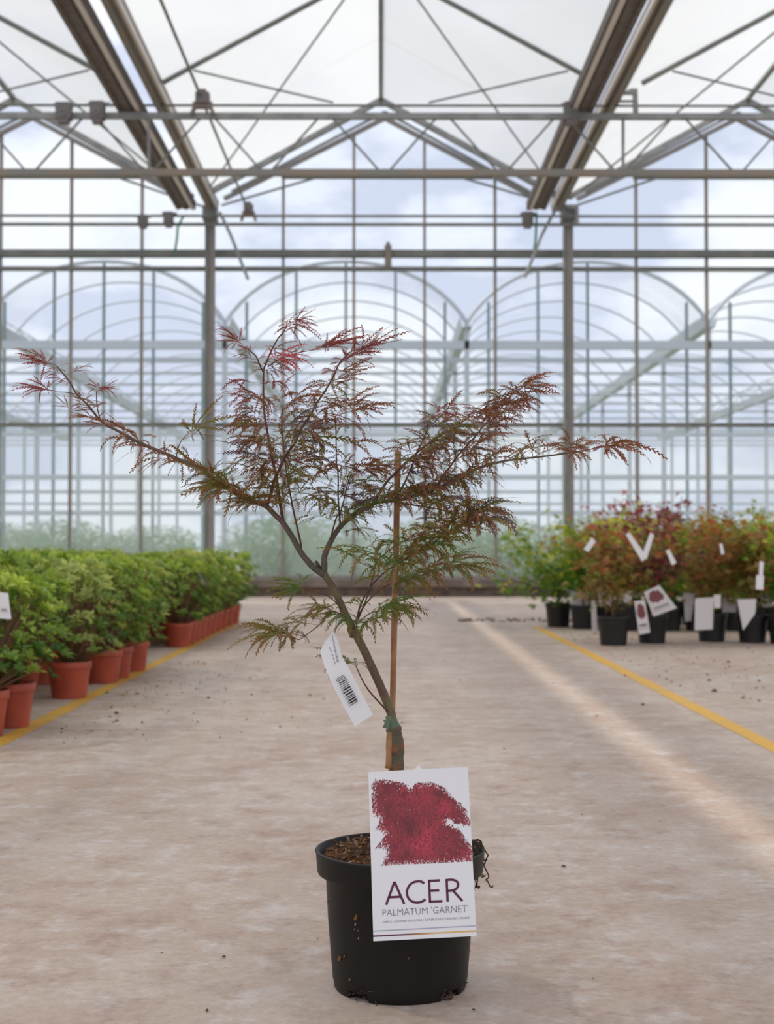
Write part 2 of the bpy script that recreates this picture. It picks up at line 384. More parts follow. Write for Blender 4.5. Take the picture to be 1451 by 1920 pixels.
def gearbox(px, py, Dp, w, h, label, m='box', kind=0):
    c0 = P(px, py, Dp - .05); g = empty('gearbox', c0); tag(g, label, 'gearbox', 'vent gearboxes')
    x, y, z = c0
    if kind == 0:
        mb = MB().box(x - w / 2, x + w / 2, y - .06, y + .06, z - h * .3, z + h / 2); mb.box(x - w * .35, x + w * .35, y - .05, y + .05, z - h / 2, z - h * .3 + .001)
        mb.build('housing', M[m], g)
        mb = MB(); mb.lathe([(w * .1, -.005), (w * .3, -.005), (w * .3, .005), (w * .1, .005)], 10)
        mb.v = [(x + a, y - .066 - c_, z + b_) for a, b_, c_ in mb.v]; mb.build('cover', M['steel_dark'], g)
        MB().bar((x - w * .7, y, z + h * .42), (x + w * .9, y, z + h * .42), .03).build('bracket', M['steel'], g)
    else:
        mb = MB().box(x - w * .28, x + w * .28, y - .06, y + .06, z - h * .05, z + h * .38); mb.box(x - w * .15, x + w * .15, y - .05, y + .05, z + h * .38, z + h / 2); mb.build('housing', M['box'], g)
        mb = MB()
        for sx in (-1, 1): mb.bar((x + sx * w * .25, y, z), (x + sx * w * .45, y, z - h * .45), .035)
        mb.bar((x - w * .4, y, z - h * .1), (x + w * .4, y, z - h * .1), .06); mb.build('foot', M[m], g)
gearbox(120, 213, DN, .14, .19, 'grey gearbox on the near girder, leftmost of two beside the left gutter')
gearbox(183, 212, DN, .13, .20, 'grey gearbox on the near girder, closer to the left gutter')
gearbox(1071, 214, DN, .14, .21, 'grey gearbox on the near girder at the right gutter')
gearbox(380, 193, DN, .23, .24, 'brown gearbox on splayed feet on top of the near girder', 'box_warm', 1)
gearbox(268, 416, DF, .115, .16, 'small gearbox on the far twin tubes, farthest left')
gearbox(316, 412, DF, .115, .18, 'small gearbox on the far twin tubes below the left folded screen')
gearbox(989, 413, DF, .13, .19, 'small gearbox on the far twin tubes left of the right column')
gearbox(466, 398, DF, .20, .24, 'brown gearbox on splayed feet on the far twin tubes', 'box_warm', 1)
for (Dp, x0, y0, x1, y1, nm) in ((DN, 1160, 172, 1194, 218, 'near girder'), (DF, 1062, 388, 1084, 421, 'far twin tubes')):
    a = P(x0, y0, Dp); b_ = P(x1, y0, Dp); c_ = P(x1 - 2, y1, Dp)
    o = MB().bar(a, b_, .05).bar(b_ + Vector((-.02, 0, .02)), c_, .045).bar(P(x0, y0 + 18, Dp), P(x1, y0 + 18, Dp), .02).build('bracket_arm', M['steel']); tag(o, 'angled steel bracket right of the right gutter on the ' + nm, 'bracket')
for (pts, nm) in (([(412, 398), (432, 440), (447, 478), (465, 524)], 'left'), ([(1040, 396), (1016, 440), (1001, 478), (984, 520)], 'right')):
    o = MB().tube(smooth_path([P(x, y, DF - .3 - i * .03) for i, (x, y) in enumerate(pts)]), .019, 6).build('hanging_hose', M['steel']); tag(o, 'grey hose hanging off the end of the %s gutter' % nm, 'hose')
for (pts, nm) in (([(345, 404), (334, 425), (332, 445), (328, 472)], 'left'), ([(1006, 400), (1005, 425), (1004, 450), (1001, 470)], 'right')):
    o = MB().tube(smooth_path([P(x, y, DF - .1) for (x, y) in pts]), .014, 6).build('green_cord', M['green_cord']); tag(o, 'green cord hanging below the %s folded screen' % nm, 'cord')

# back wall
wall = empty('wall_back', (0, DW, 0)); tag(wall, kind='structure')
xcols = [P(398, 700, DW).x, P(1061, 700, DW).x]; bay = xcols[1] - xcols[0]; cell = bay / 5
zk = P(714, 1087, DW).z; z797 = P(714, 797, DW).z; z505 = P(714, 505, DW).z; z477 = P(714, 477, DW).z; z333 = P(714, 333, DW).z
def gable_z(x):
    u = ((x - 0.0) / (2 * HALF) + .5) % 1.0; return ZR - (ZR - ZG) * abs(u - .5) * 2 - .04
mb = MB().box(-13, 13, DW - .10, DW + .15, 0, zk - .09); mb.build('kerb', M['kerb2'], wall)
MB().box(-13, 13, DW - .16, DW + .15, zk - .09, zk).build('kerb_ledge', M['kerb'], wall)
for k in range(-12, 18):
    x = xcols[0] + k * cell
    if abs(x) > 12.8: continue
    if k % 5 == 0: continue
    MB().box(x - .017, x + .017, DW - .03, DW + .03, zk, gable_z(x)).build('mullion', M['steel_warm'], wall)
for z, h, dpt, mm in ((z797, .05, .07, 'steel_dark'), (z505, .045, .07, 'steel_dark'), (z477, .085, .09, 'steel_dark'), (zk + .03, .05, .06, 'gutter')):
    MB().box(-13, 13, DW - dpt, DW + .03, z - h / 2, z + h / 2).build('transom', M[mm], wall)
for a0, a1 in ((-700, 265), (528, 924), (1187, 2100)):
    MB().box(P(a0, 333, DW).x, P(a1, 333, DW).x, DW - .05, DW + .03, z333 - .014, z333 + .014).build('transom', M['steel_dark'], wall)
for (x0, y0, x1, y1) in ((225, 334, 395, 392), (415, 385, 590, 334), (868, 334, 1012, 376), (1078, 386, 1232, 334)):
    MB().bar(P(x0, y0, DW - .1), P(x1, y1, DW - .1), .03, n=6).build('gable_stay', M['steel_dark'], wall)
for s in (-2, -1, 0, 1, 2):
    cx = s * 2 * HALF
    ap = P(726, 222, DW - .06).z; ft = P(415, 373, DW - .06).z
    for side in (-1, 1):
        MB().bar((cx + .05, DW - .06, ap), (cx + side * (HALF - .25), DW - .06, ft), .05, .06, up=(0, 1, 0)).build('gable_rail', M['gutter'], wall)
        MB().bar((cx + .05, DW - .10, ap + .07), (cx + side * (HALF - .35), DW - .10, ft + .085), .03, .03, up=(0, 1, 0)).build('gable_rail', M['steel_dark'], wall)
zrows = [(zk, z797, 'hazy'), (z797, z505, 'clear')]
for k in range(-12, 17):
    xa = xcols[0] + k * cell; xb = xa + cell
    if xa < -12.9 or xb > 12.9: continue
    for (za, zb, mm) in zrows:
        MB().poly([(xa + .02, DW, za), (xb - .02, DW, za), (xb - .02, DW, zb), (xa + .02, DW, zb)]).build('glass_pane', M[mm], wall)
    xm = (xa + xb) / 2; pts = [(xa + .02, DW, z477), (xb - .02, DW, z477), (xb - .02, DW, gable_z(xb))]
    if gable_z(xm) > max(gable_z(xa), gable_z(xb)) + .08: pts.append((xm, DW, gable_z(xm)))
    pts.append((xa + .02, DW, gable_z(xa)))
    MB().poly(pts).build('glass_pane', M['clear'], wall)
o = MB().box(-.0, .085, DW - .16, DW - .05, z505 - .03, z477 + .09).box(.02, .065, DW - .19, DW - .16, z505, z477 + .12).build('joint_plate', M['steel_warm'])
xj = P(727, 485, DW).x; o.location.x = xj - .04; tag(o, 'rusty joint plate at the middle of the far wall rail', 'joint plate')
for i, k in enumerate((-10, -5, 0, 5, 10)):
    x = xcols[0] + k * cell
    c0 = empty('steel_column', (x, DW - .25, 0)); nm = {0: 'far wall column left of the aisle, behind the maple', 5: 'far wall column right of the aisle, behind the right potted maples'}.get(k)
    tag(c0, 'grey steel ' + nm if nm else 'grey steel column of the far wall, ' + {-10: 'outermost left', -5: 'second left', 10: 'outermost right'}[k], 'column', 'far wall columns')
    MB().box(x - .058, x - .02, DW - .33, DW - .17, 0, ZG - .02).build('flange', M['steel_dark'], c0)
    MB().box(x - .02, x + .058, DW - .30, DW - .19, 0, ZG - .02).build('post', M['gutter'], c0)
    MB().box(x - .09, x + .09, DW - .36, DW - .15, ZG - .22, ZG - .04).build('head_plate', M['steel'], c0)
    MB().box(x - .10, x + .10, DW - .38, DW - .14, 0, .015).build('base_plate', M['steel_dark'], c0)
# side and rear enclosure of the house, beyond the frame
for sx, nm in ((-13, 'left'), (13, 'right')):
    w_ = empty('wall_' + nm, (sx, 8, 0)); tag(w_, kind='structure')
    for k in range(0, 11):
        ya = -3 + k * 1.9; MB().poly([(sx, ya + .02, .2), (sx, ya + 1.88, .2), (sx, ya + 1.88, ZG), (sx, ya + .02, ZG)]).build('glass_pane', M['hazy'], w_)
        MB().box(sx - .03, sx + .03, ya - .03, ya + .03, 0, ZG).build('mullion', M['steel_warm'], w_)

# ================================================================== polytunnels behind
T0 = 30.0; sp = 455 / F * T0; zv = P(714, 605, T0).z; zp = P(714, 490, T0).z; ztie = P(714, 647, T0).z
xval = P(875, 605, T0).x
NH = 13; STEP = 2.4
def arch(x0, Y, n=20, dz=0):
    r = []
    for i in range(n + 1):
        a = PI * (.14 + .72 * i / n); c0 = math.cos(PI * .14); s0 = math.sin(PI * .14)
        r.append(Vector((x0 + sp / 2 - sp / 2 * math.cos(a) / c0, Y, zv + dz + (zp - zv) * (math.sin(a) - s0) / (1 - s0))))
    return r
for k in range(-3, 4):
    x0 = xval + (k - 1) * sp
    t0 = empty('polytunnel', (x0 + sp / 2, T0, 0))
    nm = {-1: 'arched greenhouse bay behind the left half of the far wall', 0: 'arched greenhouse bay behind the middle of the far wall', 1: 'arched greenhouse bay behind the right column', -2: 'arched greenhouse bay at the far left'}.get(k - 0)
    nm = {-0: 'arched film greenhouse bay behind the middle of the glass wall', -1: 'arched film greenhouse bay behind the glass wall, left of the left column', 1: 'arched film greenhouse bay behind the right column', 2: 'arched film greenhouse bay cut by the right frame edge', 3: 'arched film greenhouse bay, rightmost of all', -2: 'arched film greenhouse bay cut by the left frame edge', -3: 'arched film greenhouse bay, leftmost of all'}.get(k)
    tag(t0, nm, 'greenhouse', 'arched greenhouses behind the wall')
    for h in range(NH):
        Y = T0 + h * STEP
        MB().tube(arch(x0, Y), .024 if h else .05, 5).build('hoop', M['far_steel'], t0)
        zt = ztie if h == 0 else ztie + .0
        MB().box(x0, x0 + sp, Y - .05, Y + .05, ztie - (.09 if h == 0 else .055 if h == 1 else .028), ztie + (.09 if h == 0 else .055 if h == 1 else .028)).build('tie_beam', M['far_steel'], t0)
        if h % 2 == 0: MB().box(x0 - .05, x0 + .05, Y - .05, Y + .05, -.05, zv).build('post', M['far_steel'], t0)
    for h in range(3):
        A = arch(x0, T0 + (0, STEP, 18)[h], dz=.03); B = arch(x0, T0 + (STEP, 18, NH * STEP)[h], dz=.03); mb = MB()
        mb.v = [tuple(p) for p in A + B]; q = len(A); mb.f = [(i, i + 1, q + i + 1, q + i) for i in range(q - 1)]
        mb.build('film_cover', M['film2'] if h == 0 else M['film'], t0)
    gx = x0
    mb = MB(); pf = [(-.16, .10), (-.10, -.12), (.10, -.12), (.16, .10)]
    for (xa, za), (xb, zb) in zip(pf[:-1], pf[1:]): mb.poly([(gx + xa, T0 - .2, zv + za), (gx + xb, T0 - .2, zv + zb), (gx + xb, T0 + NH * STEP, zv + zb), (gx + xa, T0 + NH * STEP, zv + za)])
    mb.build('valley_gutter', M['far_steel'], t0)
    for f in (.14, .345, .55, .755, .96):
        x = x0 + sp * (f - .05); a = arch(x0, T0); zt = max(zv, min((p.z for p in a if abs(p.x - x) < sp / 18), default=zv))
        MB().box(x - .028, x + .028, T0 - .03, T0 + .03, -.05, zt).build('mullion', M['far_dark'], t0)
    for py, th in ((815, .08), (895, .10), (963, .07)):
        z = P(714, py, T0).z; MB().box(x0, x0 + sp, T0 - .04, T0 + .04, z - th / 2, z + th / 2).build('rail', M['far_steel'], t0)
    MB().poly([(x0 + .05, T0 + .02, 0), (x0 + sp - .05, T0 + .02, 0), (x0 + sp - .05, T0 + .02, ztie), (x0 + .05, T0 + .02, ztie)]).build('front_film', M['film'], t0)
    for h in (3, 7, 11):
        Y = T0 + h * STEP
        for py in (2.1,): MB().box(x0, x0 + sp, Y - .05, Y + .05, py - .04, py + .04).build('rail', M['far_steel'], t0)

# bushes and tree belt outside
def leaf_blob(n, rx, ry, rz, size, seed, flat=.3):
    r = random.Random(seed); mb = MB()
    for i in range(n):
        while 1:
            p = Vector((r.uniform(-1, 1), r.uniform(-1, 1), r.uniform(-1, 1)))
            if .35 < p.length < 1: break
        p = Vector((p.x * rx, p.y * ry, p.z * rz)); a = Vector((r.gauss(0, 1), r.gauss(0, 1), r.gauss(0, .6))).normalized(); b_ = a.cross(Vector((r.gauss(0, 1), r.gauss(0, 1), r.gauss(0, 1)))).normalized()
        s = size * r.uniform(.6, 1.3); mb.poly([p, p + a * s + b_ * s * .4, p + a * 2 * s, p + a * s - b_ * s * .4])
    return mb.mesh('foliage', M['hedge'])
blobs = [leaf_blob(2600, .8, .6, .8, .045, 50 + i) for i in range(3)]
def bush(x, Y, s, sz, label, grp, i):
    t0 = empty('bush', (x, Y, -.05), True); tag(t0, label, 'bush', grp)
    o = link('foliage', blobs[i % 3], t0, (0, 0, .75 * sz)); o.scale = (s, s, sz); o['kind'] = 'stuff'
    mb = MB()
    for k in range(4): mb.tube([(0, 0, 0), (R.uniform(-.2, .2) * s, R.uniform(-.1, .1), .5 * sz), (R.uniform(-.4, .4) * s, R.uniform(-.2, .2), 1.0 * sz)], [.03, .02, .01], 5)
    mb.build('stem', M['rhstem'], t0)
for i, (px, Y, s, sz) in enumerate([(40, 24, 1.1, .8), (120, 25, 1.3, .85), (205, 24.5, 1.2, .75), (290, 25, 1.2, .8), (450, 23, .9, .7), (530, 22.5, .9, 1.0), (585, 24, 1.1, .8), (690, 25, 1.2, .75), (790, 24, 1.1, .8), (880, 25, 1.2, .8), (960, 24, 1.1, .85), (1080, 25, 1.2, .8), (1200, 24, 1.3, .8), (1320, 25, 1.2, .8), (1430, 24, 1.2, .8)]):
    bush(P(px, 1000, Y).x, Y, s, sz * .78, 'green bush outside behind the lower wall glass, %s from the left' % ORD[i], 'bushes outside the glass wall', i)
for i in range(14):
    bush(-32 + i * 4.9 + R.uniform(-1, 1), 80 + R.uniform(-3, 3), 3.6, R.uniform(1.3, 1.9), 'distant green tree clump beyond the arched greenhouses, %s from the left' % ORD[i], 'distant tree belt', i)

# ================================================================== left shrubs in terracotta pots
def pot_mesh(r1, r0, h, rim, m, n=32, t=.003):
    pr = [(.001, .004), (r0 - .006, .004), (r0, 0), (r0, .004), (r0 + (r1 * .93 - r0) * .97, h - rim - .002), (r1 * .93, h - rim - .001), (r1 * .985, h - rim), (r1, h - rim * .7), (r1, h - .002), (r1 - .002, h), (r1 - t - .002, h), (r1 - t - .002, h - rim), (r0, h * .4)]
    mb = MB().lathe(pr, n); return mb.mesh('pot', m, True)
def disk(r, z, m, seed=0, amp=.006):
    rr_ = random.Random(seed); mb = MB(); mb.v.append((0, 0, z + amp)); n = 20
    for ring in (.35, .7, 1.0):
        for j in range(n): a = 2 * PI * j / n; mb.v.append((r * ring * math.cos(a), r * ring * math.sin(a), z + rr_.uniform(-amp, amp)))
    mb.f = [(0, 1 + j, 1 + (j + 1) % n) for j in range(n)]
    for k in range(2):
        for j in range(n): a = 1 + k * n + j; b_ = 1 + k * n + (j + 1) % n; mb.f.append((a, a + n, b_ + n, b_))
    return mb.mesh('soil', m, True)
def shrub_foliage(seed, m, rad=.215, z0=.16, z1=.54):
    r = random.Random(seed); mb = MB(); st = MB(); n = 160
    for i in range(n):
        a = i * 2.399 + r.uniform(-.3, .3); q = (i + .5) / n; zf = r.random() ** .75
        prof = (.60 + .42 * math.sin(PI * min(1, .12 + zf * .80)))
        rr_ = rad * prof * math.sqrt(r.uniform(.25, 1)); z = z0 + (z1 - z0) * zf
        z = min(z, z1 - .08 * (rr_ / rad) ** 2 + r.uniform(-.02, .025))
        c0 = Vector((rr_ * math.cos(a), rr_ * math.sin(a), z)); ax = Vector((math.cos(a) * .55, math.sin(a) * .55, .85)).normalized()
        if i % 3 == 0: st.tube([(0.012 * math.cos(a), .012 * math.sin(a), .12), (c0.x * .45, c0.y * .45, .12 + (z - .12) * .5), tuple(c0)], [.005, .004, .0022], 4)
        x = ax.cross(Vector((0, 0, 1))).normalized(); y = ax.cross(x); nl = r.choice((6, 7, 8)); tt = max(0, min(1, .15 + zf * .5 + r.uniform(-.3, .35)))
        for k in range(nl):
            b_ = 2 * PI * k / nl + r.uniform(-.3, .3); dr = (x * math.cos(b_) + y * math.sin(b_)); up = ax * r.uniform(.3, 1.1)
            d = (dr + up).normalized(); ln = r.uniform(.030, .050); sd_ = d.cross(ax).normalized() * ln * r.uniform(.16, .22); nn = sd_.cross(d).normalized()
            dp = Vector((0, 0, -ln * r.uniform(0, .25))); j = len(mb.v)
            mb.v += [tuple(c0), tuple(c0 + d * ln * .6 + sd_ + nn * .004), tuple(c0 + d * ln * .55), tuple(c0 + d * ln * .6 - sd_ + nn * .004), tuple(c0 + d * ln + dp)]
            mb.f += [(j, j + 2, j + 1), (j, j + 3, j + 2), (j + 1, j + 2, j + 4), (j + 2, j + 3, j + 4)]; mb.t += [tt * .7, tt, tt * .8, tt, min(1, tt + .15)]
    return mb.mesh('foliage', m), st.mesh('stem', M['rhstem'])
tp = pot_mesh(.0875, .068, .145, .030, M['terracotta']); tsoil = disk(.083, .128, M['soil'], 3)
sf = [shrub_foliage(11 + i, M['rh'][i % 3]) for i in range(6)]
front = [(-1.26, 4.50), (-1.235, 4.74), (-1.235, 5.66), (-1.228, 6.30), (-1.222, 6.54), (-1.21, 6.92), (-1.225, 8.62), (-1.225, 8.87), (-1.225, 9.12), (-1.222, 9.38), (-1.222, 9.64), (-1.22, 9.93), (-1.22, 10.25), (-1.215, 10.58), (-1.21, 10.95), (-1.20, 11.35)]
nmf = ['cut by the frame edge, nearest of the row', 'second from the front, beside the yellow line', 'standing alone third from the front', 'fourth from the front', 'fifth from the front', 'sixth, just before the gap', 'first behind the gap in the row', 'second behind the gap', 'third behind the gap', 'fourth behind the gap', 'fifth behind the gap', 'sixth behind the gap', 'seventh behind the gap', 'third from the far end', 'second from the far end', 'at the far end, nearest the kerb wall']
def shrub(x, y, i, label, grp):
    t0 = empty('potted_shrub', (x, y, 0), True); t0.rotation_euler.z = R.uniform(0, 6.28); tag(t0, label, 'potted shrub', grp)
    s = R.uniform(.93, 1.07)
    link('pot', tp, t0, (0, 0, 0)); link('soil', tsoil, t0, (0, 0, 0))
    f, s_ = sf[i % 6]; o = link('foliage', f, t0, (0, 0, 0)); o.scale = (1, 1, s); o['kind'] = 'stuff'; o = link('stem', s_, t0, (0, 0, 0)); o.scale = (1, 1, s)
for i, (x, y) in enumerate(front):
    shrub(x, y, i, 'shrub in terracotta pot, left edge row, ' + nmf[i], 'green shrubs in the left edge row')
i = 0; LBL = []
for row in range(1, 9):
    x = -1.23 - .285 * row; y = 4.05 + .12 * (row % 2)
    while y < 11.9:
        if x > -.268 * y - .42 and not (row == 1 and y < 4.2):
            nth = 1 + sum(1 for q in LBL if q == row); LBL.append(row)
            shrub(x + R.uniform(-.02, .02), y + R.uniform(-.03, .03), i, 'green shrub in terracotta pot, %s row left of the edge row, %s from the front' % (ORD[row - 1], ORD[nth - 1]), 'green shrubs deeper in the left block'); i += 1
        y += .30

# ================================================================== right maples
def star_leaf(mb, c0, d, nrm, s, tt, r):
    sd_ = d.cross(nrm).normalized(); j = len(mb.v); mb.v.append(tuple(c0)); mb.t.append(tt)
    for k in range(11):
        an = (-2.3 + 4.6 * k / 10); rad = s * ((1.0, .92, .72)[min(2, abs(k - 5) // 2)] if k % 2 == 1 else .34)
        if k == 5: rad = s
        p = c0 + (d * math.cos(an) + sd_ * math.sin(an)) * rad - Vector((0, 0, .25 * rad)); mb.v.append(tuple(p)); mb.t.append(min(1, tt + r.uniform(0, .15)))
    mb.f += [(j, j + 1 + k, j + 2 + k) for k in range(10)]
def maple_foliage(seed, rad, z0, z1, n=640):
    r = random.Random(seed); mb = MB(); st = MB()
    st.tube([(0, 0, .15), (.01, 0, .25), (0.0, .01, z0)], [.009, .008, .007], 6)
    br = []
    for k in range(11):
        a = k * 2.4 + r.uniform(-.3, .3); q = .25 + .75 * r.random(); zz = z0 + (z1 - z0) * (.15 + .8 * k / 11); e_ = Vector((rad * q * math.cos(a), rad * q * math.sin(a), zz + r.uniform(-.03, .06)))
        s0 = Vector((0, 0, z0 - .06 + .25 * (zz - z0))); m_ = s0.lerp(e_, .5) + Vector((0, 0, .05)); st.tube(smooth_path([s0, m_, e_], 3), .0035, 4); br.append((s0, m_, e_))
    for i in range(n):
        s0, m_, e_ = r.choice(br); t_ = r.random() ** .6; b_ = s0.lerp(m_, t_ * 2) if t_ < .5 else m_.lerp(e_, t_ * 2 - 1)
        c0 = b_ + Vector((r.gauss(0, .065), r.gauss(0, .065), r.gauss(0, .05)))
        d = Vector((r.gauss(0, 1), r.gauss(0, 1), r.uniform(-.9, .1))).normalized(); nn = Vector((r.gauss(0, .5), r.gauss(0, .5), 1)).normalized(); nn = (nn - d * nn.dot(d)).normalized()
        tt = max(0, min(1, -.05 + .5 * (c0.z - z0) / (z1 - z0) * r.uniform(.2, 1.3) + r.uniform(0, .25) + (0.6 if r.random() < .10 else 0)))
        star_leaf(mb, c0, d, nn, r.uniform(.028, .052), tt, r)
    return mb.mesh('foliage', M['mp']['green']), st.mesh('stem', M['rhstem'])
bp_ = pot_mesh(.102, .080, .178, .022, M['blackpot']); bsoil = disk(.096, .165, M['soil'], 5)
mf = [maple_foliage(31, .36, .30, .84), maple_foliage(32, .38, .28, .80), maple_foliage(33, .30, .34, .92, 420), maple_foliage(34, .58, .22, .84, 1200)]
def maple(px, py, kind, fol, label, grp='maples in black pots', sc=1.0, rot=None):
    g = PZ(px, py); x, y = g.x, g.y + .08
    t0 = empty('potted_maple', (x, y, 0), True); t0.rotation_euler.z = R.uniform(0, 6.28) if rot is None else rot; tag(t0, label, 'potted maple', grp)
    link('pot', bp_, t0, (0, 0, 0)); link('soil', bsoil, t0, (0, 0, 0))
    f, s_ = mf[fol]; o = link('foliage', f, t0, (0, 0, 0)); o.scale = (1, 1, sc); o['kind'] = 'stuff'; o.material_slots[0].link = 'OBJECT'; o.material_slots[0].material = M['mp'][kind]
    o = link('stem', s_, t0, (0, 0, 0)); o.scale = (1, 1, sc)
mp_front = [(1154, 1211, 'bronze', 1, 'bronze-green maple in the black pot nearest the yellow line'), (1227, 1207, 'purple', 2, 'dark purple maple with V-shaped white tags'),
            (1340, 1204, 'bronze', 0, 'brown-leaved maple in front row, third pot from the left'), (1417, 1206, 'bronze', 1, 'reddish maple in front row near the frame edge'), (1476, 1208, 'green', 0, 'green maple in front row cut by the frame edge')]
for a in mp_front: maple(*a)
mp_back = [(1049, 1176, 'green', 3, 'green spreading maple at the left end of the maple group'), (1097, 1180, 'green', 0, 'dense green maple, second pot of the back row')]
for a in mp_back: maple(*a)
k = 0
for rw, (py, xs_) in enumerate(((1183, (1178, 1262, 1318, 1392, 1462)), (1170, (1108, 1175, 1240, 1300, 1362, 1425, 1490)), (1160, (1122, 1185, 1245, 1305, 1365, 1430)))):
    for ix, px in enumerate(xs_):
        maple(px + R.uniform(-6, 6), py, ('lime', 'green', 'orange', 'green', 'lime', 'bronze', 'green')[k % 7], k % 4, 'maple in black pot, %s row behind the front maples, %s from the left' % (ORD[rw], ORD[ix]), 'maples in the rows behind', R.uniform(.97, 1.12)); k += 1
# red sprigs on top of the maple group are leaves of a tall red maple
maple(1160, 1176, 'red', 2, 'tall maple with deep red top leaves above the left of the group', 'maples in black pots', 1.12)
maple(1262, 1170, 'purple', 2, 'tall purple-red maple rising in the middle of the group', 'maples in black pots', 1.12)

def card_thing(name, corners, Y, label, cat, grp=None, pic=False, thick=.001, m='card_back'):
    pts = [P(x, y, Y) for x, y in corners]; c0 = sum(pts, Vector()) / 4; t0 = empty(name, c0); tag(t0, label, cat, grp)
    n_ = Vector((0, 1, 0)) * thick; mb = MB(); mb.v = [tuple(p) for p in pts] + [tuple(p + n_) for p in pts]
    mb.f = [(0, 1, 2, 3), (7, 6, 5, 4), (0, 4, 5, 1), (1, 5, 6, 2), (2, 6, 7, 3), (3, 7, 4, 0)]; mb.build('card', M[m], t0)
    def uv(u, v, o=.0015): return pts[0].lerp(pts[1], u).lerp(pts[3].lerp(pts[2], u), v) - Vector((0, o, 0))
    if pic:
        mb = MB(); rr_ = random.Random(3)
        pol = []
        for k_ in range(26):
            a = 2 * PI * k_ / 26; q = rr_.uniform(.75, 1.05); pol.append(uv(.5 + .42 * q * math.cos(a), .33 + .26 * q * math.sin(a)))
        mb.poly(pol); mb.build('picture', M['picred'], t0)
        mb = MB()
        for (v0, v1, u0, u1) in ((.70, .78, .15, .85), (.83, .85, .12, .88)):
            for q in range(9): a = u0 + (u1 - u0) * q / 9; mb.poly([uv(a, v0), uv(a + (u1 - u0) / 13, v0), uv(a + (u1 - u0) / 13, v1), uv(a, v1)])
        mb.build('lettering', M['ink_grey'], t0)
    return t0
M['picred'] = mat('print_red', rgb(120, 62, 66), .5)
cards = [((1071, 1108), (1105, 1108), (1101, 1162), (1069, 1160), 10.6, 0), ((1123, 1110), (1146, 1108), (1148, 1138), (1121, 1136), 10.5, 0), ((1108, 1126), (1117, 1127), (1120, 1186), (1110, 1186), 9.4, 0),
         ((1189, 1127), (1209, 1126), (1219, 1186), (1198, 1190), 8.35, 1), ((1207, 1110), (1236, 1097), (1269, 1140), (1225, 1156), 8.5, 1), ((1281, 1112), (1302, 1112), (1296, 1164), (1284, 1166), 9.2, 0),
         ((1303, 1122), (1338, 1120), (1336, 1180), (1302, 1182), 8.62, 0), ((1355, 1120), (1382, 1122), (1380, 1148), (1354, 1148), 9.2, 0), ((1382, 1124), (1418, 1123), (1416, 1150), (1393, 1182), 8.6, 0),
         ((1160, 1108), (1184, 1108), (1184, 1132), (1160, 1132), 9.6, 0), ((1338, 1115), (1351, 1115), (1351, 1140), (1339, 1140), 8.5, 0), ((1426, 1112), (1449, 1110), (1449, 1138), (1428, 1138), 9.0, 0)]
cn = ['grey-white card between the two leftmost black pots', 'pale card behind the second back-row pot', 'narrow white card standing edge-on left of the front maple pot', 'upright picture card hanging between the two front maple pots', 'tilted picture card stuck in the purple maple pot', 'narrow pale card right of the purple maple pot', 'broad white card left of the third front maple pot', 'pale card behind the stem of the brown maple', 'white card left of the fourth front maple pot', 'dim card behind the nearest maple stem', 'small bright tag on the brown maple stem', 'pale card at the right frame edge among the pots']
for (a, b_, c_, d_, Y, pic), nm in zip(cards, cn): card_thing('plant_card', (a, b_, c_, d_), Y, nm, 'plant card', 'plant cards among the maples', bool(pic))
tags_ = [((1109, 1008), (1117, 1015), (1103, 1035), (1094, 1030), 8.2), ((1173, 1002), (1180, 998), (1213, 1044), (1204, 1053), 8.15), ((1219, 998), (1226, 1003), (1212, 1050), (1204, 1040), 8.2), ((1248, 1032), (1255, 1030), (1268, 1055), (1260, 1060), 8.2),
         ((1418, 1078), (1432, 1079), (1431, 1106), (1417, 1105), 8.0), ((1424, 1052), (1432, 1054), (1430, 1079), (1423, 1078), 8.02), ((1349, 1020), (1354, 1019), (1358, 1038), (1352, 1040), 8.1)]
tn = ['small white tag in the leaves above the back-row pots', 'left arm of the V of white tags', 'right arm of the V of white tags', 'thin white tag right of the V of tags', 'white tag hanging lowest near the right frame edge', 'white tag strip directly above another near the right edge', 'tiny white tag among brown leaves']
for (a, b_, c_, d_, Y), nm in zip(tags_, tn): card_thing('branch_tag', (a, b_, c_, d_), Y, nm, 'tag', 'tags hanging in the maples', m='card')
card_thing('branch_tag', ((-22, 1108), (15, 1112), (21, 1161), (-22, 1158)), 4.35, 'white printed tag cut by the left frame edge among the shrubs', 'tag', 'tags in the left shrubs', m='card')
mb = MB()
for q in range(8): mb.poly([P(2 + q * 1.4, 1141, 4.34), P(2.8 + q * 1.4, 1141, 4.34), P(3.1 + q * 1.4, 1147, 4.34), P(2.3 + q * 1.4, 1147, 4.34)])
o = [x for x in bpy.data.objects if x.name.startswith('branch_tag')][-1]; mb.build('barcode', M['ink_grey'], sorted([x for x in bpy.data.objects if x.name.startswith('branch_tag')], key=lambda x: x.location.y)[0])
card_thing('branch_tag', ((370, 1074), (374, 1073), (388, 1096), (384, 1098)), 8.3, 'narrow dark tag sticking up from the shrubs behind the gap', 'tag', 'tags in the left shrubs', m='steel_dark')
card_thing('branch_tag', ((440, 1058), (446, 1059), (452, 1070), (446, 1072)), 10.4, 'small white tag on top of the farthest shrubs', 'tag', 'tags in the left shrubs', m='card')

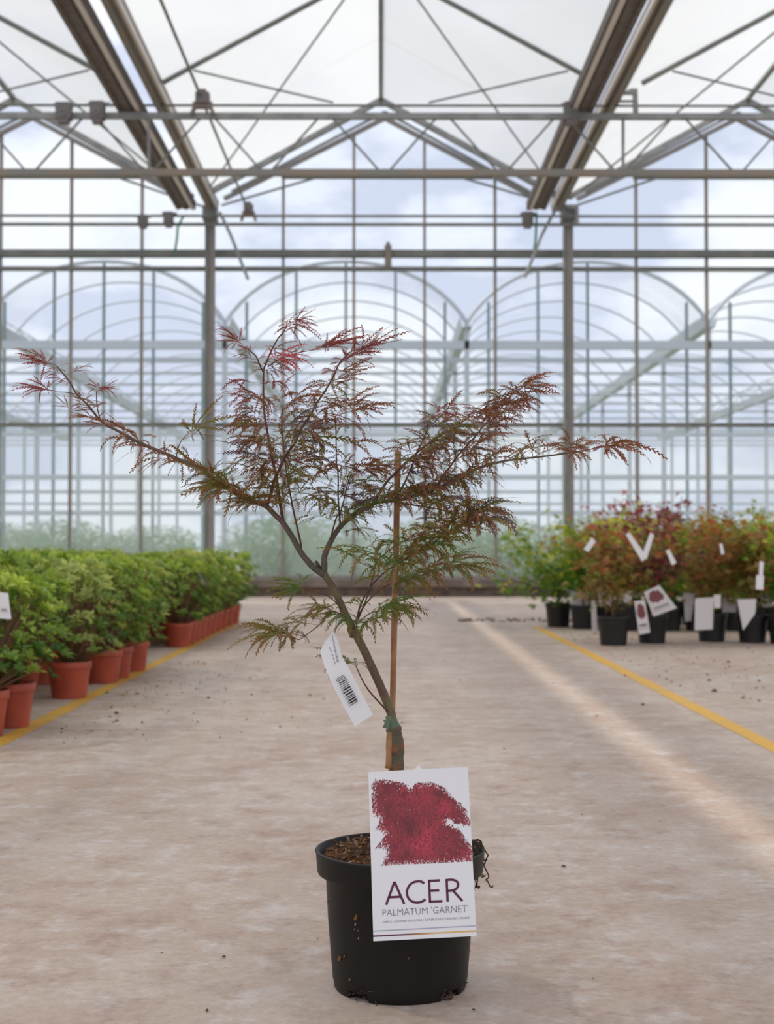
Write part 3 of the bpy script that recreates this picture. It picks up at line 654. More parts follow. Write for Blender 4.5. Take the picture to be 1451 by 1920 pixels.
# ================================================================== floor litter
mb = MB(); r = random.Random(5)
def crumb(mb, x, y, s, r):
    k = len(mb.v); a = r.uniform(0, 6.28); e_ = r.uniform(.25, .8); n_ = 6
    for j in range(n_): q = s * r.uniform(.6, 1.1); u = q * math.cos(2 * PI * j / n_); v = q * e_ * math.sin(2 * PI * j / n_); mb.v.append((x + u * math.cos(a) - v * math.sin(a), y + u * math.sin(a) + v * math.cos(a), .0012))
    mb.v.append((x, y, .0012 + s * .5)); mb.f += [(k + j, k + (j + 1) % n_, k + n_) for j in range(n_)]
for i in range(150):
    x = r.uniform(-1.25, 1.6); y = 1.6 + 9 * r.random() ** 1.6; crumb(mb, x, y, r.uniform(.0008, .0024), r)
for i in range(260):
    y = r.uniform(4.3, 7.5); x = -1.05 + r.expovariate(4) * 1.0; crumb(mb, x, y, r.uniform(.002, .007) * (1 if r.random() < .8 else 1.6), r)
for i in range(200):
    y = r.uniform(5.5, 10); x = 1.25 + abs(r.gauss(0, .7)); crumb(mb, x, y, r.uniform(.003, .012), r)
for i in range(120):
    g = PZ(r.uniform(860, 1090), 1163 + r.uniform(-2, 3)); crumb(mb, g.x, g.y, r.uniform(.01, .03), r)
o = mb.build('soil_crumbs', M['debris']); tag(o, 'fine dark soil crumbs scattered over the concrete floor', 'soil crumbs', kind='stuff')
chips = [(1057, 1626, 12), (888, 1690 + 206, 13), (953, 1889, 5), (1112, 1837, 6), (945, 1405, 7), (1205, 1322, 14), (398, 1895, 0), (388, 1897, 14), (472, 1889, 5), (348, 1746, 4), (484, 1787, 4), (595, 1763, 5), (1238, 1541, 4), (620, 1352, 7), (881, 1785, 6), (926, 1499, 4), (1091, 1529, 6), (303, 1789, 8), (218, 1338, 18), (420, 1796, 12), (1330, 1277, 14), (1340, 1297, 22), (1393, 1310, 14), (1172, 1268, 12), (1365, 1242, 12), (200, 1300, 14)]
for i, (px, py, s) in enumerate(chips):
    if s == 0: continue
    nth = sorted(q[0] for q in chips if q[2]).index(px); g = PZ(px, py); d_ = g.y; mb = MB(); crumb(mb, 0, 0, s / F * d_ * .5, R); mb.v = [(x, y, z + .0006) for x, y, z in mb.v]
    o = mb.build('bark_chip', M['debris']); o.location = (g.x, g.y, 0)
    tag(o, 'dark bark scrap on the bare concrete, %s from the left of all the scraps' % ORD[nth], 'bark chip', 'bark chips on the floor')

# ================================================================== hero maple
Y0 = 1.93
pc = P(750, 1590, Y0); PX = pc.x
hero = empty('potted_acer', (PX, Y0, 0)); tag(hero, 'lace-leaved red and olive maple tree in the large black pot in the foreground', 'potted maple')
RR, RB, HP = .1135, .0895, pc.z
def wob(r_, z, a):
    if z < .012 and r_ > .08:
        up = 0
        for c0, w in ((-2.25, .17), (-.75, .17), (-.0, .2), (1.57, .2), (3.1, .2)):
            dd = abs((a - c0 + PI) % (2 * PI) - PI)
            if dd < w: up = .010
        return r_, max(z, up + (0 if z < .006 else .002))
    return r_, z
pr = [(.001, .006), (RB - .014, .006), (RB - .012, 0), (RB - .002, 0), (RB, .003), (RB + .0012, .012), (RB + .0035, .04), (RB + .0075, .09), (.1000, HP - .036), (.1022, HP - .033), (.1105, HP - .031), (.1118, HP - .028), (RR, HP - .004), (RR + .0012, HP - .0015), (RR, HP), (RR - .0035, HP - .0005), (RR - .0045, HP - .03), (.098, HP - .04), (.096, .09)]
MB().lathe(pr, 128, (PX, Y0, 0), wob).build('pot', M['heropot'], hero, True)
zs = HP - .010
sm = MB(); r = random.Random(9); n_ = 48; sm.v.append((PX, Y0, zs + .012))
for ri in range(1, 9):
    q = ri / 8
    for j in range(n_): a = 2 * PI * j / n_; sm.v.append((PX + .1075 * q * math.cos(a), Y0 + .1075 * q * math.sin(a), zs + .012 * (1 - q * q) - .006 * q + r.uniform(-.003, .003)))
sm.f = [(0, 1 + j, 1 + (j + 1) % n_) for j in range(n_)]
for k in range(7):
    for j in range(n_): a = 1 + k * n_ + j; b_ = 1 + k * n_ + (j + 1) % n_; sm.f.append((a, a + n_, b_ + n_, b_))
sm.build('soil', M['soil'], hero)
for mi in range(6):
    mb = MB()
    for k in range((230, 230, 120, 90, 200, 60)[mi]):
        q = math.sqrt(r.random()) * .101; a = r.uniform(0, 6.28); c0 = Vector((PX + q * math.cos(a), Y0 + q * math.sin(a), zs + .013 * (1 - (q / .107) ** 2) + r.uniform(-.002, .006)))
        ln = r.uniform(.005, .020); w = r.uniform(.0008, .003); d = Vector((r.gauss(0, 1), r.gauss(0, 1), r.gauss(0, .35))).normalized()
        mb.bar(c0 - d * ln / 2, c0 + d * ln / 2, w, w * .45, up=(r.gauss(0, 1), r.gauss(0, 1), 1))
    o = mb.build('bark_mulch', M['bark'][mi], hero); o['kind'] = 'stuff'
# dry roots hanging over the rim, on the right
mb = MB(); rr0 = P(903, 1588, Y0 - .01)
for k in range(11):
    p = rr0 + Vector((r.uniform(-.012, .0), r.uniform(-.012, .02), r.uniform(-.004, .004))); pts = [p + Vector((-.01, 0, .0)), p + Vector((0, 0, .003))]; q = p.copy()
    for s_ in range(r.choice((5, 7, 9, 12))):
        q = q + Vector((r.uniform(-.0035, .004) + (.003 if s_ < 1 else -.0006), r.uniform(-.003, .003), -.0048 + r.uniform(-.002, .002))); pts.append(q.copy())
    q0 = pts[-1]; pts += [q0 + Vector((.003, 0, -.002)), q0 + Vector((.004, 0, .001))]
    mb.tube(smooth_path(pts, 3), r.uniform(.0004, .0011), 5)
mb.build('dry_root', M['root'], hero)
# bits stuck to the pot wall
for (px, py, s, mi) in ((667, 1720, 4.5, 3), (666, 1733, 2, 5), (665, 1742, 1.2, 5), (636, 1797, 4, 3), (645, 1794, 1.6, 2), (672, 1759, 1.5, 5), (766, 1797, 2.6, 1), (655, 1837, 1.6, 5), (615, 1690, 1.5, 4), (671, 1745, 1.2, 2)):
    p = P(px, py, Y0 - .1); dx = p.x - PX; rad = RB + .011 * (p.z / (HP - .036)); yy = Y0 - math.sqrt(max(1e-6, rad * rad - dx * dx)); p = P(px, py, yy); s = s * .00072
    MB().bar(p - Vector((s * .4, 0, s)), p + Vector((s * .4, 0, s)), s * 1.1, .0016, up=(0, 1, 0)).build('mulch_bit', M['bark'][mi], hero)
mb = MB()
for k in range(26):
    a = r.choice((r.gauss(-2.25, .12), r.gauss(-.72, .14))); c0 = Vector((PX + (RB + .001) * math.cos(a), Y0 + (RB + .001) * math.sin(a), r.uniform(.002, .016))); d = Vector((r.gauss(0, 1), r.gauss(0, 1), r.gauss(0, .5))).normalized() * r.uniform(.002, .007)
    mb.bar(c0 - d, c0 + d, .0016, .001)
o = mb.build('soil_rim', M['root'], hero); o['kind'] = 'stuff'

# branches: list of (points, dY start, dY end, radius px start, end, material)
PXM = Y0 / F
def path3(pts, d0, d1):
    n_ = len(pts); L_ = [0]
    for a, b_ in zip(pts[:-1], pts[1:]): L_.append(L_[-1] + math.hypot(a[0] - b_[0], a[1] - b_[1]))
    return [P(x, y, Y0 + d0 + (d1 - d0) * q / L_[-1]) for (x, y), q in zip(pts, L_)]
def limb(pts, d0, d1, r0, r1, m, name='branch', knob=0, nseg=10):
    p = smooth_path(path3(pts, d0, d1), 4); n_ = len(p)
    rad = [(r0 + (r1 - r0) * (i / (n_ - 1)) ** .8) * PXM * (1 + knob * R.uniform(-1, 1)) for i in range(n_)]
    MB().tube(p, rad, nseg).build(name, M[m], hero, True); return p
limb([(743, 1606), (744, 1560), (744, 1500), (744, 1450), (744, 1420), (743, 1395), (740, 1380), (739, 1371), (737, 1364)], 0, 0, 11.5, 14.5, 'stump', 'trunk', .11, 16)
limb([(738, 1372), (735, 1352), (732, 1334), (715, 1291), (698, 1253), (684, 1222), (670, 1195), (660, 1175), (648, 1153), (636, 1126), (625, 1102), (612, 1084), (607, 1074)], 0, -.01, 9, 6.2, 'trunk', 'trunk', .04, 12)
# grafting tape
tp_ = smooth_path(path3([(731, 1341), (734, 1350), (737, 1360), (739, 1366)], 0, 0), 3)
MB().tube(tp_, [9.2 * PXM, 9.6 * PXM, 9.9 * PXM, 10.6 * PXM, 10.6 * PXM, 11.0 * PXM, 12.2 * PXM, 12.8 * PXM, 12.6 * PXM, 12.9 * PXM][:len(tp_)], 12).poly([P(726, 1350, Y0 - .008), P(718, 1350, Y0 - .01), P(721, 1356, Y0 - .012), P(717, 1364, Y0 - .009), P(724, 1366, Y0 - .012), P(730, 1366, Y0 - .01), P(731, 1354, Y0 - .009)]).build('grafting_tape', M['tape'], hero, True)
limb([(729, 1440), (730, 1400), (731, 1372)], -.004, -.006, 7, 6, 'cane', 'split_bark', .1, 8)
limb([(660, 1193), (657, 1184), (655, 1178)], -.002, -.012, 5, 5, 'stump', 'cut_stub', 0, 8)
limb([(604, 1072), (598, 1062), (592, 1053)], 0, -.01, 3.4, 3.2, 'limb', 'cut_stub', 0, 8)
B = {}
LB = [(608, 1078), (590, 1066), (575, 1050), (563, 1034), (545, 1002), (530, 980), (515, 965), (500, 950), (484, 943), (455, 932), (435, 920), (415, 906), (396, 894), (375, 878), (345, 866), (330, 859), (305, 848), (275, 836), (250, 824), (225, 810), (200, 797), (186, 786), (173, 770), (160, 755), (143, 738), (130, 715), (118, 700), (106, 686)]
B['L'] = limb(LB, -.01, -.05, 6.4, 1.3, 'limb')
RBp = [(607, 1079), (608, 1062), (608, 1045), (613, 1030), (621, 1013), (630, 998), (640, 985), (655, 972), (675, 956), (697, 946), (715, 940), (745, 938), (775, 930), (809, 919), (843, 904), (861, 897), (885, 883), (912, 873), (947, 864), (981, 860), (1033, 854), (1067, 849), (1102, 844)]
B['R'] = limb(RBp, -.008, -.04, 6.4, 1.2, 'limb')
TW = {
 'U1': ([(500, 948), (507, 930), (511, 912), (516, 897), (525, 877), (535, 856), (554, 828), (565, 804), (585, 773), (593, 757), (610, 732), (626, 704), (634, 685), (645, 671), (656, 660)], -.01, .03, 3.6, 1.3),
 'U2': ([(566, 1038), (564, 1020), (557, 988), (549, 952), (543, 919), (538, 891), (532, 839), (528, 798), (530, 765)], -.01, -.06, 2.2, 1.1),
 'U3': ([(532, 982), (526, 950), (518, 892), (510, 859), (502, 815), (496, 776), (494, 743), (494, 704), (496, 688), (510, 655), (521, 635), (532, 622), (538, 608)], .0, .02, 3.2, 1.1),
 'U3b': ([(494, 699), (486, 682), (480, 668), (470, 659), (458, 650)], .02, .0, 1.6, .9),
 'U3c': ([(502, 688), (518, 677), (538, 668), (565, 660), (585, 657)], .02, .05, 1.2, .8),
 'U4': ([(638, 984), (636, 960), (634, 933), (634, 891), (631, 867), (630, 812), (629, 780)], -.01, -.03, 2.0, 1.0),
 'U5': ([(617, 1020), (625, 990), (631, 970), (640, 955), (651, 911), (659, 885)], -.01, -.07, 1.8, .9),
 'R2': ([(700, 943), (717, 916), (728, 900), (750, 878), (769, 860), (799, 835), (830, 814), (871, 788), (880, 778)], -.01, .06, 3.2, 1.1),
 'R3': ([(742, 936), (761, 900), (774, 870), (781, 849), (799, 811), (802, 787)], -.012, -.04, 2.0, .9),
 'R4': ([(817, 912), (843, 876), (857, 856), (885, 825), (916, 787), (936, 763), (947, 745), (954, 735)], -.02, .02, 2.2, .9),
 'R5': ([(735, 940), (774, 947), (826, 956), (856, 968), (880, 985)], -.012, -.09, 1.7, .8),
 'R6': ([(668, 1170), (674, 1140), (687, 1112), (703, 1090), (725, 1070), (747, 1056), (772, 1040), (800, 1022), (819, 1000), (843, 980), (866, 968)], -.01, -.07, 2.0, .9),
 'R7': ([(668, 1165), (680, 1140), (703, 1113), (725, 1098), (745, 1092), (780, 1082), (820, 1070)], -.01, .06, 1.8, .8),
 'R8': ([(672, 1160), (688, 1120), (700, 1080), (704, 1058), (720, 1040), (745, 1020), (770, 1010)], -.01, -.10, 1.5, .8),
 'D1': ([(727, 1334), (712, 1318), (694, 1298), (682, 1280), (674, 1264), (667, 1248)], -.006, -.03, 2.0, 1.0),
 'D2': ([(716, 1300), (705, 1275), (700, 1264)], -.006, .02, 1.0, .7),
 'D3': ([(650, 1158), (636, 1150), (620, 1148), (600, 1170), (575, 1190), (560, 1200)], -.01, .03, 1.5, .8),
 'D4': ([(646, 1150), (628, 1128), (610, 1115), (596, 1112)], -.01, -.03, 1.2, .8),
 'D5': ([(662, 1180), (672, 1168), (690, 1152), (706, 1146)], -.01, -.06, 1.3, .8),
 'L2': ([(330, 859), (334, 840), (340, 826)], -.03, -.04, 1.0, .8),
 'L3': ([(188, 787), (183, 768), (181, 750), (181, 733)], -.045, -.05, 1.3, .8),
 'L4': ([(145, 740), (128, 736), (108, 735)], -.05, -.06, 1.0, .7),
 'L5': ([(172, 768), (160, 768), (140, 770)], -.05, -.03, 1.0, .7),
}
for k_, (pts, d0, d1, r0, r1) in TW.items(): B[k_] = limb(pts, d0, d1, r0, r1, 'twig', 'twig', 0, 7)

# leaf meshes: petiole + finely cut drooping lobes
def leaf_mesh(seed, droop, full=1.0, lobes=7, wide=1.0):
    r = random.Random(seed); mb = MB()
    pl = r.uniform(.26, .46); pet = [Vector((0, 0, 0)), Vector((pl * .5, 0, .04)), Vector((pl, 0, .04))]
    mb.tube(pet, .0055, 4); mb.t += [1.0] * 12
    o0 = pet[-1]; spec = [(0, 1.0), (.52, .95), (-.52, .93), (1.1, .78), (-1.1, .80), (1.75, .5), (-1.75, .48)][:lobes]
    for (an, ln) in spec:
        an += r.uniform(-.22, .22); ln *= r.uniform(.75, 1.15); n_ = 12; p = o0.copy(); pts = []; roll = r.uniform(-1.3, 1.3); sway = r.uniform(-.9, .9); p0 = r.uniform(-.15, .55); dr = droop * r.uniform(.55, 1.3); curl = r.uniform(-.5, .9)
        for i in range(n_):
            pts.append(p.copy()); t_ = i / (n_ - 1); pitch = p0 - dr * t_ ** 1.1 * 1.5 + curl * max(0, t_ - .6); an2 = an + sway * t_ * .6; p = p + Vector((math.cos(an2) * math.cos(pitch), math.sin(an2) * math.cos(pitch), math.sin(pitch))) * (ln / (n_ - 1))
        sides = []
        for i in range(n_):
            d = (pts[min(i + 1, n_ - 1)] - pts[max(0, i - 1)]).normalized(); s_ = d.cross(Vector((0, 0, 1)))
            s_ = s_.normalized() if s_.length > .05 else Vector((-math.sin(an), math.cos(an), 0)); s_ = Matrix.Rotation(roll, 3, d) @ s_; sides.append((d, s_))
        k = len(mb.v)
        for i in range(n_):
            t_ = i / (n_ - 1); w = (.008 + .0125 * math.sin(PI * min(1, t_ * 1.1))) * (1 - t_ * .75) * wide
            d, s_ = sides[i]; mb.v += [tuple(pts[i] + s_ * w), tuple(pts[i] - s_ * w)]; mb.t += [t_ * .9, t_ * .9]
        mb.f += [(k + 2 * i, k + 2 * i + 1, k + 2 * i + 3, k + 2 * i + 2) for i in range(n_ - 1)]
        for i in range(3, n_ - 1):
            t_ = i / (n_ - 1); d, s_ = sides[i]; tl = .115 * full * math.sin(PI * (.08 + .84 * t_)) ** .9 * wide
            for sg in (-1, 1):
                q = r.uniform(.6, 1.25); a = pts[i - 1].lerp(pts[i], .2 + .5 * (sg + 1) / 2); b_ = a + d * ln * .06; tip = a + d * (tl * 1.25 * q) + s_ * sg * tl * .62 * q; m1 = a.lerp(tip, .5) + s_ * sg * .011; m2 = b_.lerp(tip, .45)
                j = len(mb.v); mb.v += [tuple(a), tuple(m1), tuple(tip), tuple(m2), tuple(b_)]; mb.t += [t_ * .7, t_ * .8, min(1, t_ + .3), t_ * .8, t_ * .7]; mb.f.append((j, j + 1, j + 2, j + 3, j + 4))
    return mb
LM = {}
for ck in M['lf']:
    for dk, dv in enumerate((.2, .7, 1.25)):
        for s_ in range(3):
            LM[(ck, dk, s_)] = leaf_mesh(100 + dk * 10 + s_, dv, 1.0, 7 if s_ < 2 else 5, .70 if ck in ('red', 'pink') else .82).mesh('leaf', M['lf'][ck])
leafcount = 0; LV = []
def leaf(p, az, size, droop, ck, pitch=0.0, roll=0.0):
    global leafcount
    leafcount += 1
    o = bpy.data.objects.new('leaf', LM[(ck, droop, R.randrange(3))]); COL.objects.link(o); o.parent = hero
    o.location = Vector(p) - Vector(hero.location); s = size * PXM * 1.08; LV.append((size, o))
    o.rotation_euler = (Matrix.Rotation(az, 3, 'Z') @ Matrix.Rotation(-pitch, 3, 'Y') @ Matrix.Rotation(roll, 3, 'X')).to_euler(); o.scale = (s, s * R.choice((-1, 1)) if False else s, s)
    return o
def colour(py):
    q = R.random()
    if py < 715: return 'red' if q < .8 else 'bronze'
    if py < 800: return 'bronze' if q < .7 else ('red' if q < .9 else 'olive')
    if py < 900: return 'bronze' if q < .55 else ('olive' if q < .85 else 'grey')
    if py < 1000: return 'olive' if q < .55 else ('bronze' if q < .75 else ('green' if q < .9 else 'grey'))
    return 'olive' if q < .5 else ('green' if q < .92 else 'bronze')
def run(key, f0, f1, count, size, droop=(1, 2), per=2, spread=1.1, dirb=None, col=None, pitch=(0, .35)):
    p = B[key]; n_ = len(p) - 1
    for i in range(count):
        f = f0 + (f1 - f0) * (i + .5) / count; x = f * n_; a = int(x); q = p[a].lerp(p[min(a + 1, n_)], x - a); d = (p[min(a + 1, n_)] - p[max(a - 1, 0)]).normalized()
        # pixel height
        v = CM.transposed() @ (q - Vector((0, 0, CAM_H))); py = 960 + F * v.y / v.z
        az0 = math.atan2(d.y, d.x); flip = i * PI / 2
        for s_ in range(per):
            az = az0 + (1 if (s_ % 2 == 0) else -1) * R.uniform(.45, spread + .35) + R.uniform(-.3, .3)
            if dirb is not None: az = dirb + R.uniform(-spread, spread)
            leaf(q, az, R.uniform(*size), R.choice(droop), col or colour(py), R.uniform(*pitch), R.uniform(-.5, .5))
def tips(key, cnt, size, droop=(0, 1), az=None, spread=.7, col=None, pitch=(0, .4), f=1.0):
    p = B[key]; n_ = len(p) - 1; a = int(f * n_); q = p[a]; d = (p[a] - p[max(0, a - 3)]).normalized(); az0 = math.atan2(d.y, d.x) if az is None else az
    v = CM.transposed() @ (q - Vector((0, 0, CAM_H))); py = 960 + F * v.y / v.z
    for i in range(cnt): leaf(q, az0 + spread * (2 * (i + .5) / cnt - 1) + R.uniform(-.15, .15), R.uniform(*size), R.choice(droop), col or colour(py), R.uniform(*pitch), R.uniform(-.5, .5))
# left limb
tips('L', 3, (46, 66), (0, 1), PI, .5, 'red', (0, .35)); leaf(P(122, 704, Y0 - .05), .1, 44, 1, 'red', .3)
run('L', .90, .98, 2, (28, 40), (1,), 2, col='red')
run('L', .72, .88, 4, (36, 54), (0, 1), 2, col='bronze')
tips('L4', 3, (54, 78), (0, 1), PI, .35, 'red', (0, .25)); tips('L3', 4, (30, 44), (0, 1), .3, 1.6, 'red', (.0, .4)); tips('L5', 1, (40, 50), (0,), PI, .2, 'bronze')
run('L', .55, .70, 3, (56, 84), (1, 2), 2, col='bronze')
tips('L2', 3, (58, 80), (0, 1), .3, .8, 'olive', (.2, .7))
run('L', .38, .53, 4, (64, 92), (0, 1), 2)
run('L', .24, .38, 4, (66, 96), (0, 1, 2), 3)
# uprights
tips('U3', 5, (44, 62), (0, 1), .1, 1.7, 'red', (-.1, .3)); run('U3', .93, .97, 1, (36, 50), (0, 1), 2, col='red')
tips('U3b', 4, (38, 54), (0, 1), PI, 1.0, 'red', (0, .6)); run('U3b', .2, .8, 2, (28, 40), (0, 1), 2, col='red')
tips('U3c', 4, (54, 82), (0,), 0, .6, 'red', (0, .25)); run('U3c', .2, .9, 2, (34, 48), (0,), 2, col='red')
run('U3', .60, .75, 3, (42, 62), (1,), 2, col='bronze'); run('U3', .68, .72, 1, (64, 72), (1,), 3, 1.3, 0, 'pink', (-.1, .2))
run('U3', .12, .58, 7, (62, 88), (1, 2), 2)
tips('U1', 4, (54, 80), (0,), .1, .9, 'red', (0, .3)); run('U1', .84, .96, 3, (50, 76), (0, 1), 2, col='red')
run('U1', .62, .82, 4, (52, 74), (0, 1), 2); run('U1', .3, .6, 6, (68, 98), (1, 2), 2)
tips('U2', 3, (60, 84), (1,)); run('U2', .40, .95, 7, (60, 88), (1, 2), 2)
tips('U4', 4, (66, 92), (1,), .1, 1.2); run('U4', .25, .92, 6, (62, 92), (1, 2), 2)
tips('U5', 3, (60, 86), (1,), .2, .8); run('U5', .2, .9, 3, (58, 80), (1, 2), 2)
# right limb
tips('R', 4, (70, 100), (1,), 0, .45, 'bronze', (0, .3)); run('R', .86, .98, 3, (60, 84), (1, 2), 2, col='bronze')
run('R', .66, .85, 4, (60, 88), (2,), 2); run('R', .40, .65, 7, (64, 94), (1, 2), 3)
run('R', .20, .32, 3, (60, 80), (2,), 1)
tips('R2', 4, (66, 92), (1,), .1, .9); run('R2', .25, .95, 9, (60, 90), (1, 2), 2)
tips('R3', 3, (58, 80), (1,), 0, 1.6); run('R3', .3, .9, 4, (58, 84), (1, 2), 2)
tips('R4', 4, (62, 92), (1,), 0, .8, 'bronze'); run('R4', .25, .95, 7, (56, 84), (1, 2), 2)
tips('R5', 3, (66, 90), (2,)); run('R5', .3, .95, 4, (66, 92), (2,), 2)
tips('R6', 3, (66, 92), (2,)); run('R6', .50, .95, 6, (66, 94), (1, 2), 2)
tips('R7', 4, (76, 104), (1, 2), 0, .5); run('R7', .5, .95, 4, (76, 100), (1, 2), 2, col=None)
tips('R8', 3, (66, 92), (1, 2)); run('R8', .5, .95, 3, (70, 92), (2,), 2)
# filling leaves deeper in the crown
run('U1', .08, .5, 4, (60, 84), (1, 2), 2); run('U3', .15, .5, 4, (58, 80), (1, 2), 2); run('U2', .3, .8, 4, (56, 80), (1, 2), 2); run('U4', .1, .6, 3, (60, 84), (2,), 2)
run('R2', .2, .8, 5, (56, 80), (1, 2), 2); run('R4', .1, .8, 5, (56, 80), (1, 2), 2); run('R', .42, .66, 4, (60, 84), (2,), 2); run('R5', .2, .9, 3, (66, 88), (2,), 2); run('R6', .4, .95, 4, (66, 90), (1, 2), 2)
run('R7', .4, .95, 3, (70, 96), (2,), 2); run('L', .26, .4, 2, (56, 84), (0, 1), 2); run('U5', .4, 1, 3, (56, 80), (1, 2), 2); run('R8', .3, .95, 3, (66, 92), (2,), 2, col='green'); run('D3', .1, 1, 3, (60, 80), (1, 2), 1, col='olive')
# lower leaves
tips('D3', 4, (66, 96), (1, 2), PI, .5, 'olive'); run('D3', .3, .95, 3, (56, 78), (1, 2), 2, col='olive')
tips('D4', 3, (70, 90), (1,), PI, .5, 'green'); tips('D1', 3, (56, 72), (1, 2), 2.4, 1.2, 'green'); tips('D5', 4, (66, 90), (2,), -.3, 1.0, 'green'); run('D5', .2, .9, 2, (66, 86), (2,), 2, col='green')
for (x, y, az, s, dr, ck) in ((650, 1160, 4.4, 80, 2, 'green'), (655, 1172, 4.9, 84, 2, 'green'), (668, 1170, 5.6, 84, 2, 'green'), (648, 1150, 3.6, 70, 2, 'olive'), (560, 1200, 3.2, 88, 1, 'olive'), (700, 1150, 5.9, 88, 2, 'olive'), (690, 1160, .3, 92, 2, 'green')):
    leaf(P(x, y, Y0 - .02), az, s, dr, ck, .1, R.uniform(-.4, .4))
# the leaves past the 300 largest are joined into one part
LV.sort(key=lambda q: -q[0]); mats_ = list(M['lf'].values()); bpy.context.view_layer.update(); mb = MB(); mi_ = []
for _, o in LV[300:]:
    me = o.data; mw = Matrix.LocRotScale(o.location, o.rotation_euler, o.scale); k = len(mb.v)
    mb.v += [tuple(mw @ v.co) for v in me.vertices]; mb.t += [q.value for q in me.attributes['t'].data]
    for p in me.polygons: mb.f.append(tuple(k + i for i in p.vertices)); mi_.append(mats_.index(me.materials[0]))
    bpy.data.objects.remove(o)
me = mb.mesh('small_leaves', None)
for q in mats_: me.materials.append(q)
me.polygons.foreach_set('material_index', mi_); o = link('small_leaves', me, hero, (0, 0, 0)); o['kind'] = 'stuff'

# cane
a = P(746.5, 846, Y0 + .016); b_ = P(733, 1470, Y0 + .016); d = (b_ - a).normalized(); en = a + d * ((a.z - .03) / -d.z)
cane = MB().tube([a, a + d * .0005] + [a.lerp(en, k / 12) + Vector((R.uniform(-.0004, .0004), 0, 0)) for k in range(1, 13)], [.0036, .0041] + [.0042 + .0003 * R.uniform(-1, 1) for k in range(12)], 10).build('bamboo_cane', M['cane'], None, True)
tag(cane, 'straight tan wooden cane supporting the foreground maple', 'cane')

# ------------------------------------------------ big plant card
C4 = [P(690.5, 1447.5, 1.808), P(877, 1438, 1.808), P(893.5, 1755, 1.772), P(700, 1765, 1.772)]
lab = empty('plant_card', sum(C4, Vector()) / 4); tag(lab, 'large white picture card of a red maple lettered ACER, leaning on the foreground pot', 'plant card')
def cuv(u, v, o=0.0): return C4[0].lerp(C4[1], u).lerp(C4[3].lerp(C4[2], u), v) + Vector((0, -1, .11)) * o
mb = MB(); mb.v = [tuple(cuv(u, v, 0)) for u, v in ((0, 0), (1, 0), (1, 1), (0, 1))] + [tuple(cuv(u, v, -.0006)) for u, v in ((0, 0), (1, 0), (1, 1), (0, 1))]
mb.f = [(3, 2, 1, 0), (4, 5, 6, 7), (0, 1, 5, 4), (1, 2, 6, 5), (2, 3, 7, 6), (3, 0, 4, 7)]; mb.build('card', M['card'], lab)
hk = MB(); hk.poly([cuv(.45, .002, -.0003), cuv(.475, -.006, -.0003), cuv(.49, -.022, -.0003), cuv(.515, -.022, -.0003), cuv(.53, -.006, -.0003), cuv(.56, .002, -.0003)]); hk.build('hanger', M['card'], lab)
a = cuv(.5, .05, -.002); b_ = cuv(.5, .45, -.004); MB().bar(a, Vector((b_.x, 1.845, HP - .03)), .006, .0015).build('label_spike', M['card'], lab)
# printed maple: flat colour mosaic
import numpy as np
GW, GH = 190, 170
img = np.ones((GH, GW, 3)); al = np.zeros((GH, GW)); rs = np.random.RandomState(4)
poly = [(462, 462), (545, 468), (640, 486), (700, 528), (728, 492), (835, 486), (905, 520), (965, 590), (1035, 655), (1072, 745), (990, 735), (930, 700), (905, 745), (1005, 795), (1060, 875), (1085, 915), (1085, 985), (540, 1003), (525, 1000), (560, 905), (490, 880), (560, 805), (492, 778), (505, 700), (462, 680), (455, 600)]
U0, U1, V0, V1 = .025, 1.0, .03, .57
def c2uv(x, y):
    v = (y - 410) / 1052; xl = 430 + 32 * v; xr = 1050 + 56 * v; u = (x - xl) / (xr - xl); v = (y - (422 - 32 * u)) / 1052; return u, v
pg = [c2uv(x, y) for x, y in poly]; pg = [((u - U0) / (U1 - U0) * GW, (v - V0) / (V1 - V0) * GH) for u, v in pg]
def inside(x, y):
    c_ = False; j = len(pg) - 1
    for i in range(len(pg)):
        xi, yi = pg[i]; xj, yj = pg[j]
        if (yi > y) != (yj > y) and x < (xj - xi) * (y - yi) / (yj - yi + 1e-9) + xi: c_ = not c_
        j = i
    return c_
clum = [(rs.uniform(0, GW), rs.uniform(0, GH), rs.uniform(8, 22), rs.uniform(-.5, .45)) for _ in range(90)]
hol = [(rs.uniform(0, GW), rs.uniform(0, GH), rs.uniform(.8, 2.6)) for _ in range(150)]
hol = [(rs.uniform(0, GW), rs.uniform(0, GH), rs.uniform(.5, 1.3)) for _ in range(110)]
gn = rs.uniform(-1, 1, (GH // 3 + 3, GW // 3 + 3, 2)); fn_ = rs.uniform(-1, 1, (GH, GW, 2))
cen = (sum(p[0] for p in pg) / len(pg), sum(p[1] for p in pg) / len(pg))
for i in range(GH):
    for j in range(GW):
        q = gn[i // 3, j // 3] * 6.0 + fn_[i, j] * 1.3; dx = (j - cen[0]) / 90; k_ = 1.05 + .04 * abs(dx)
        jx = cen[0] + (j - cen[0]) * k_ + q[0]; jy = cen[1] + (i - cen[1]) * k_ + q[1]
        if inside(jx, jy) and not any((j - a) ** 2 + (i - b_) ** 2 < w_ * w_ for a, b_, w_ in hol):
            img[i, j] = np.array([lin(112), lin(26), lin(46)]) * rs.uniform(.7, 1.3); al[i, j] = 1
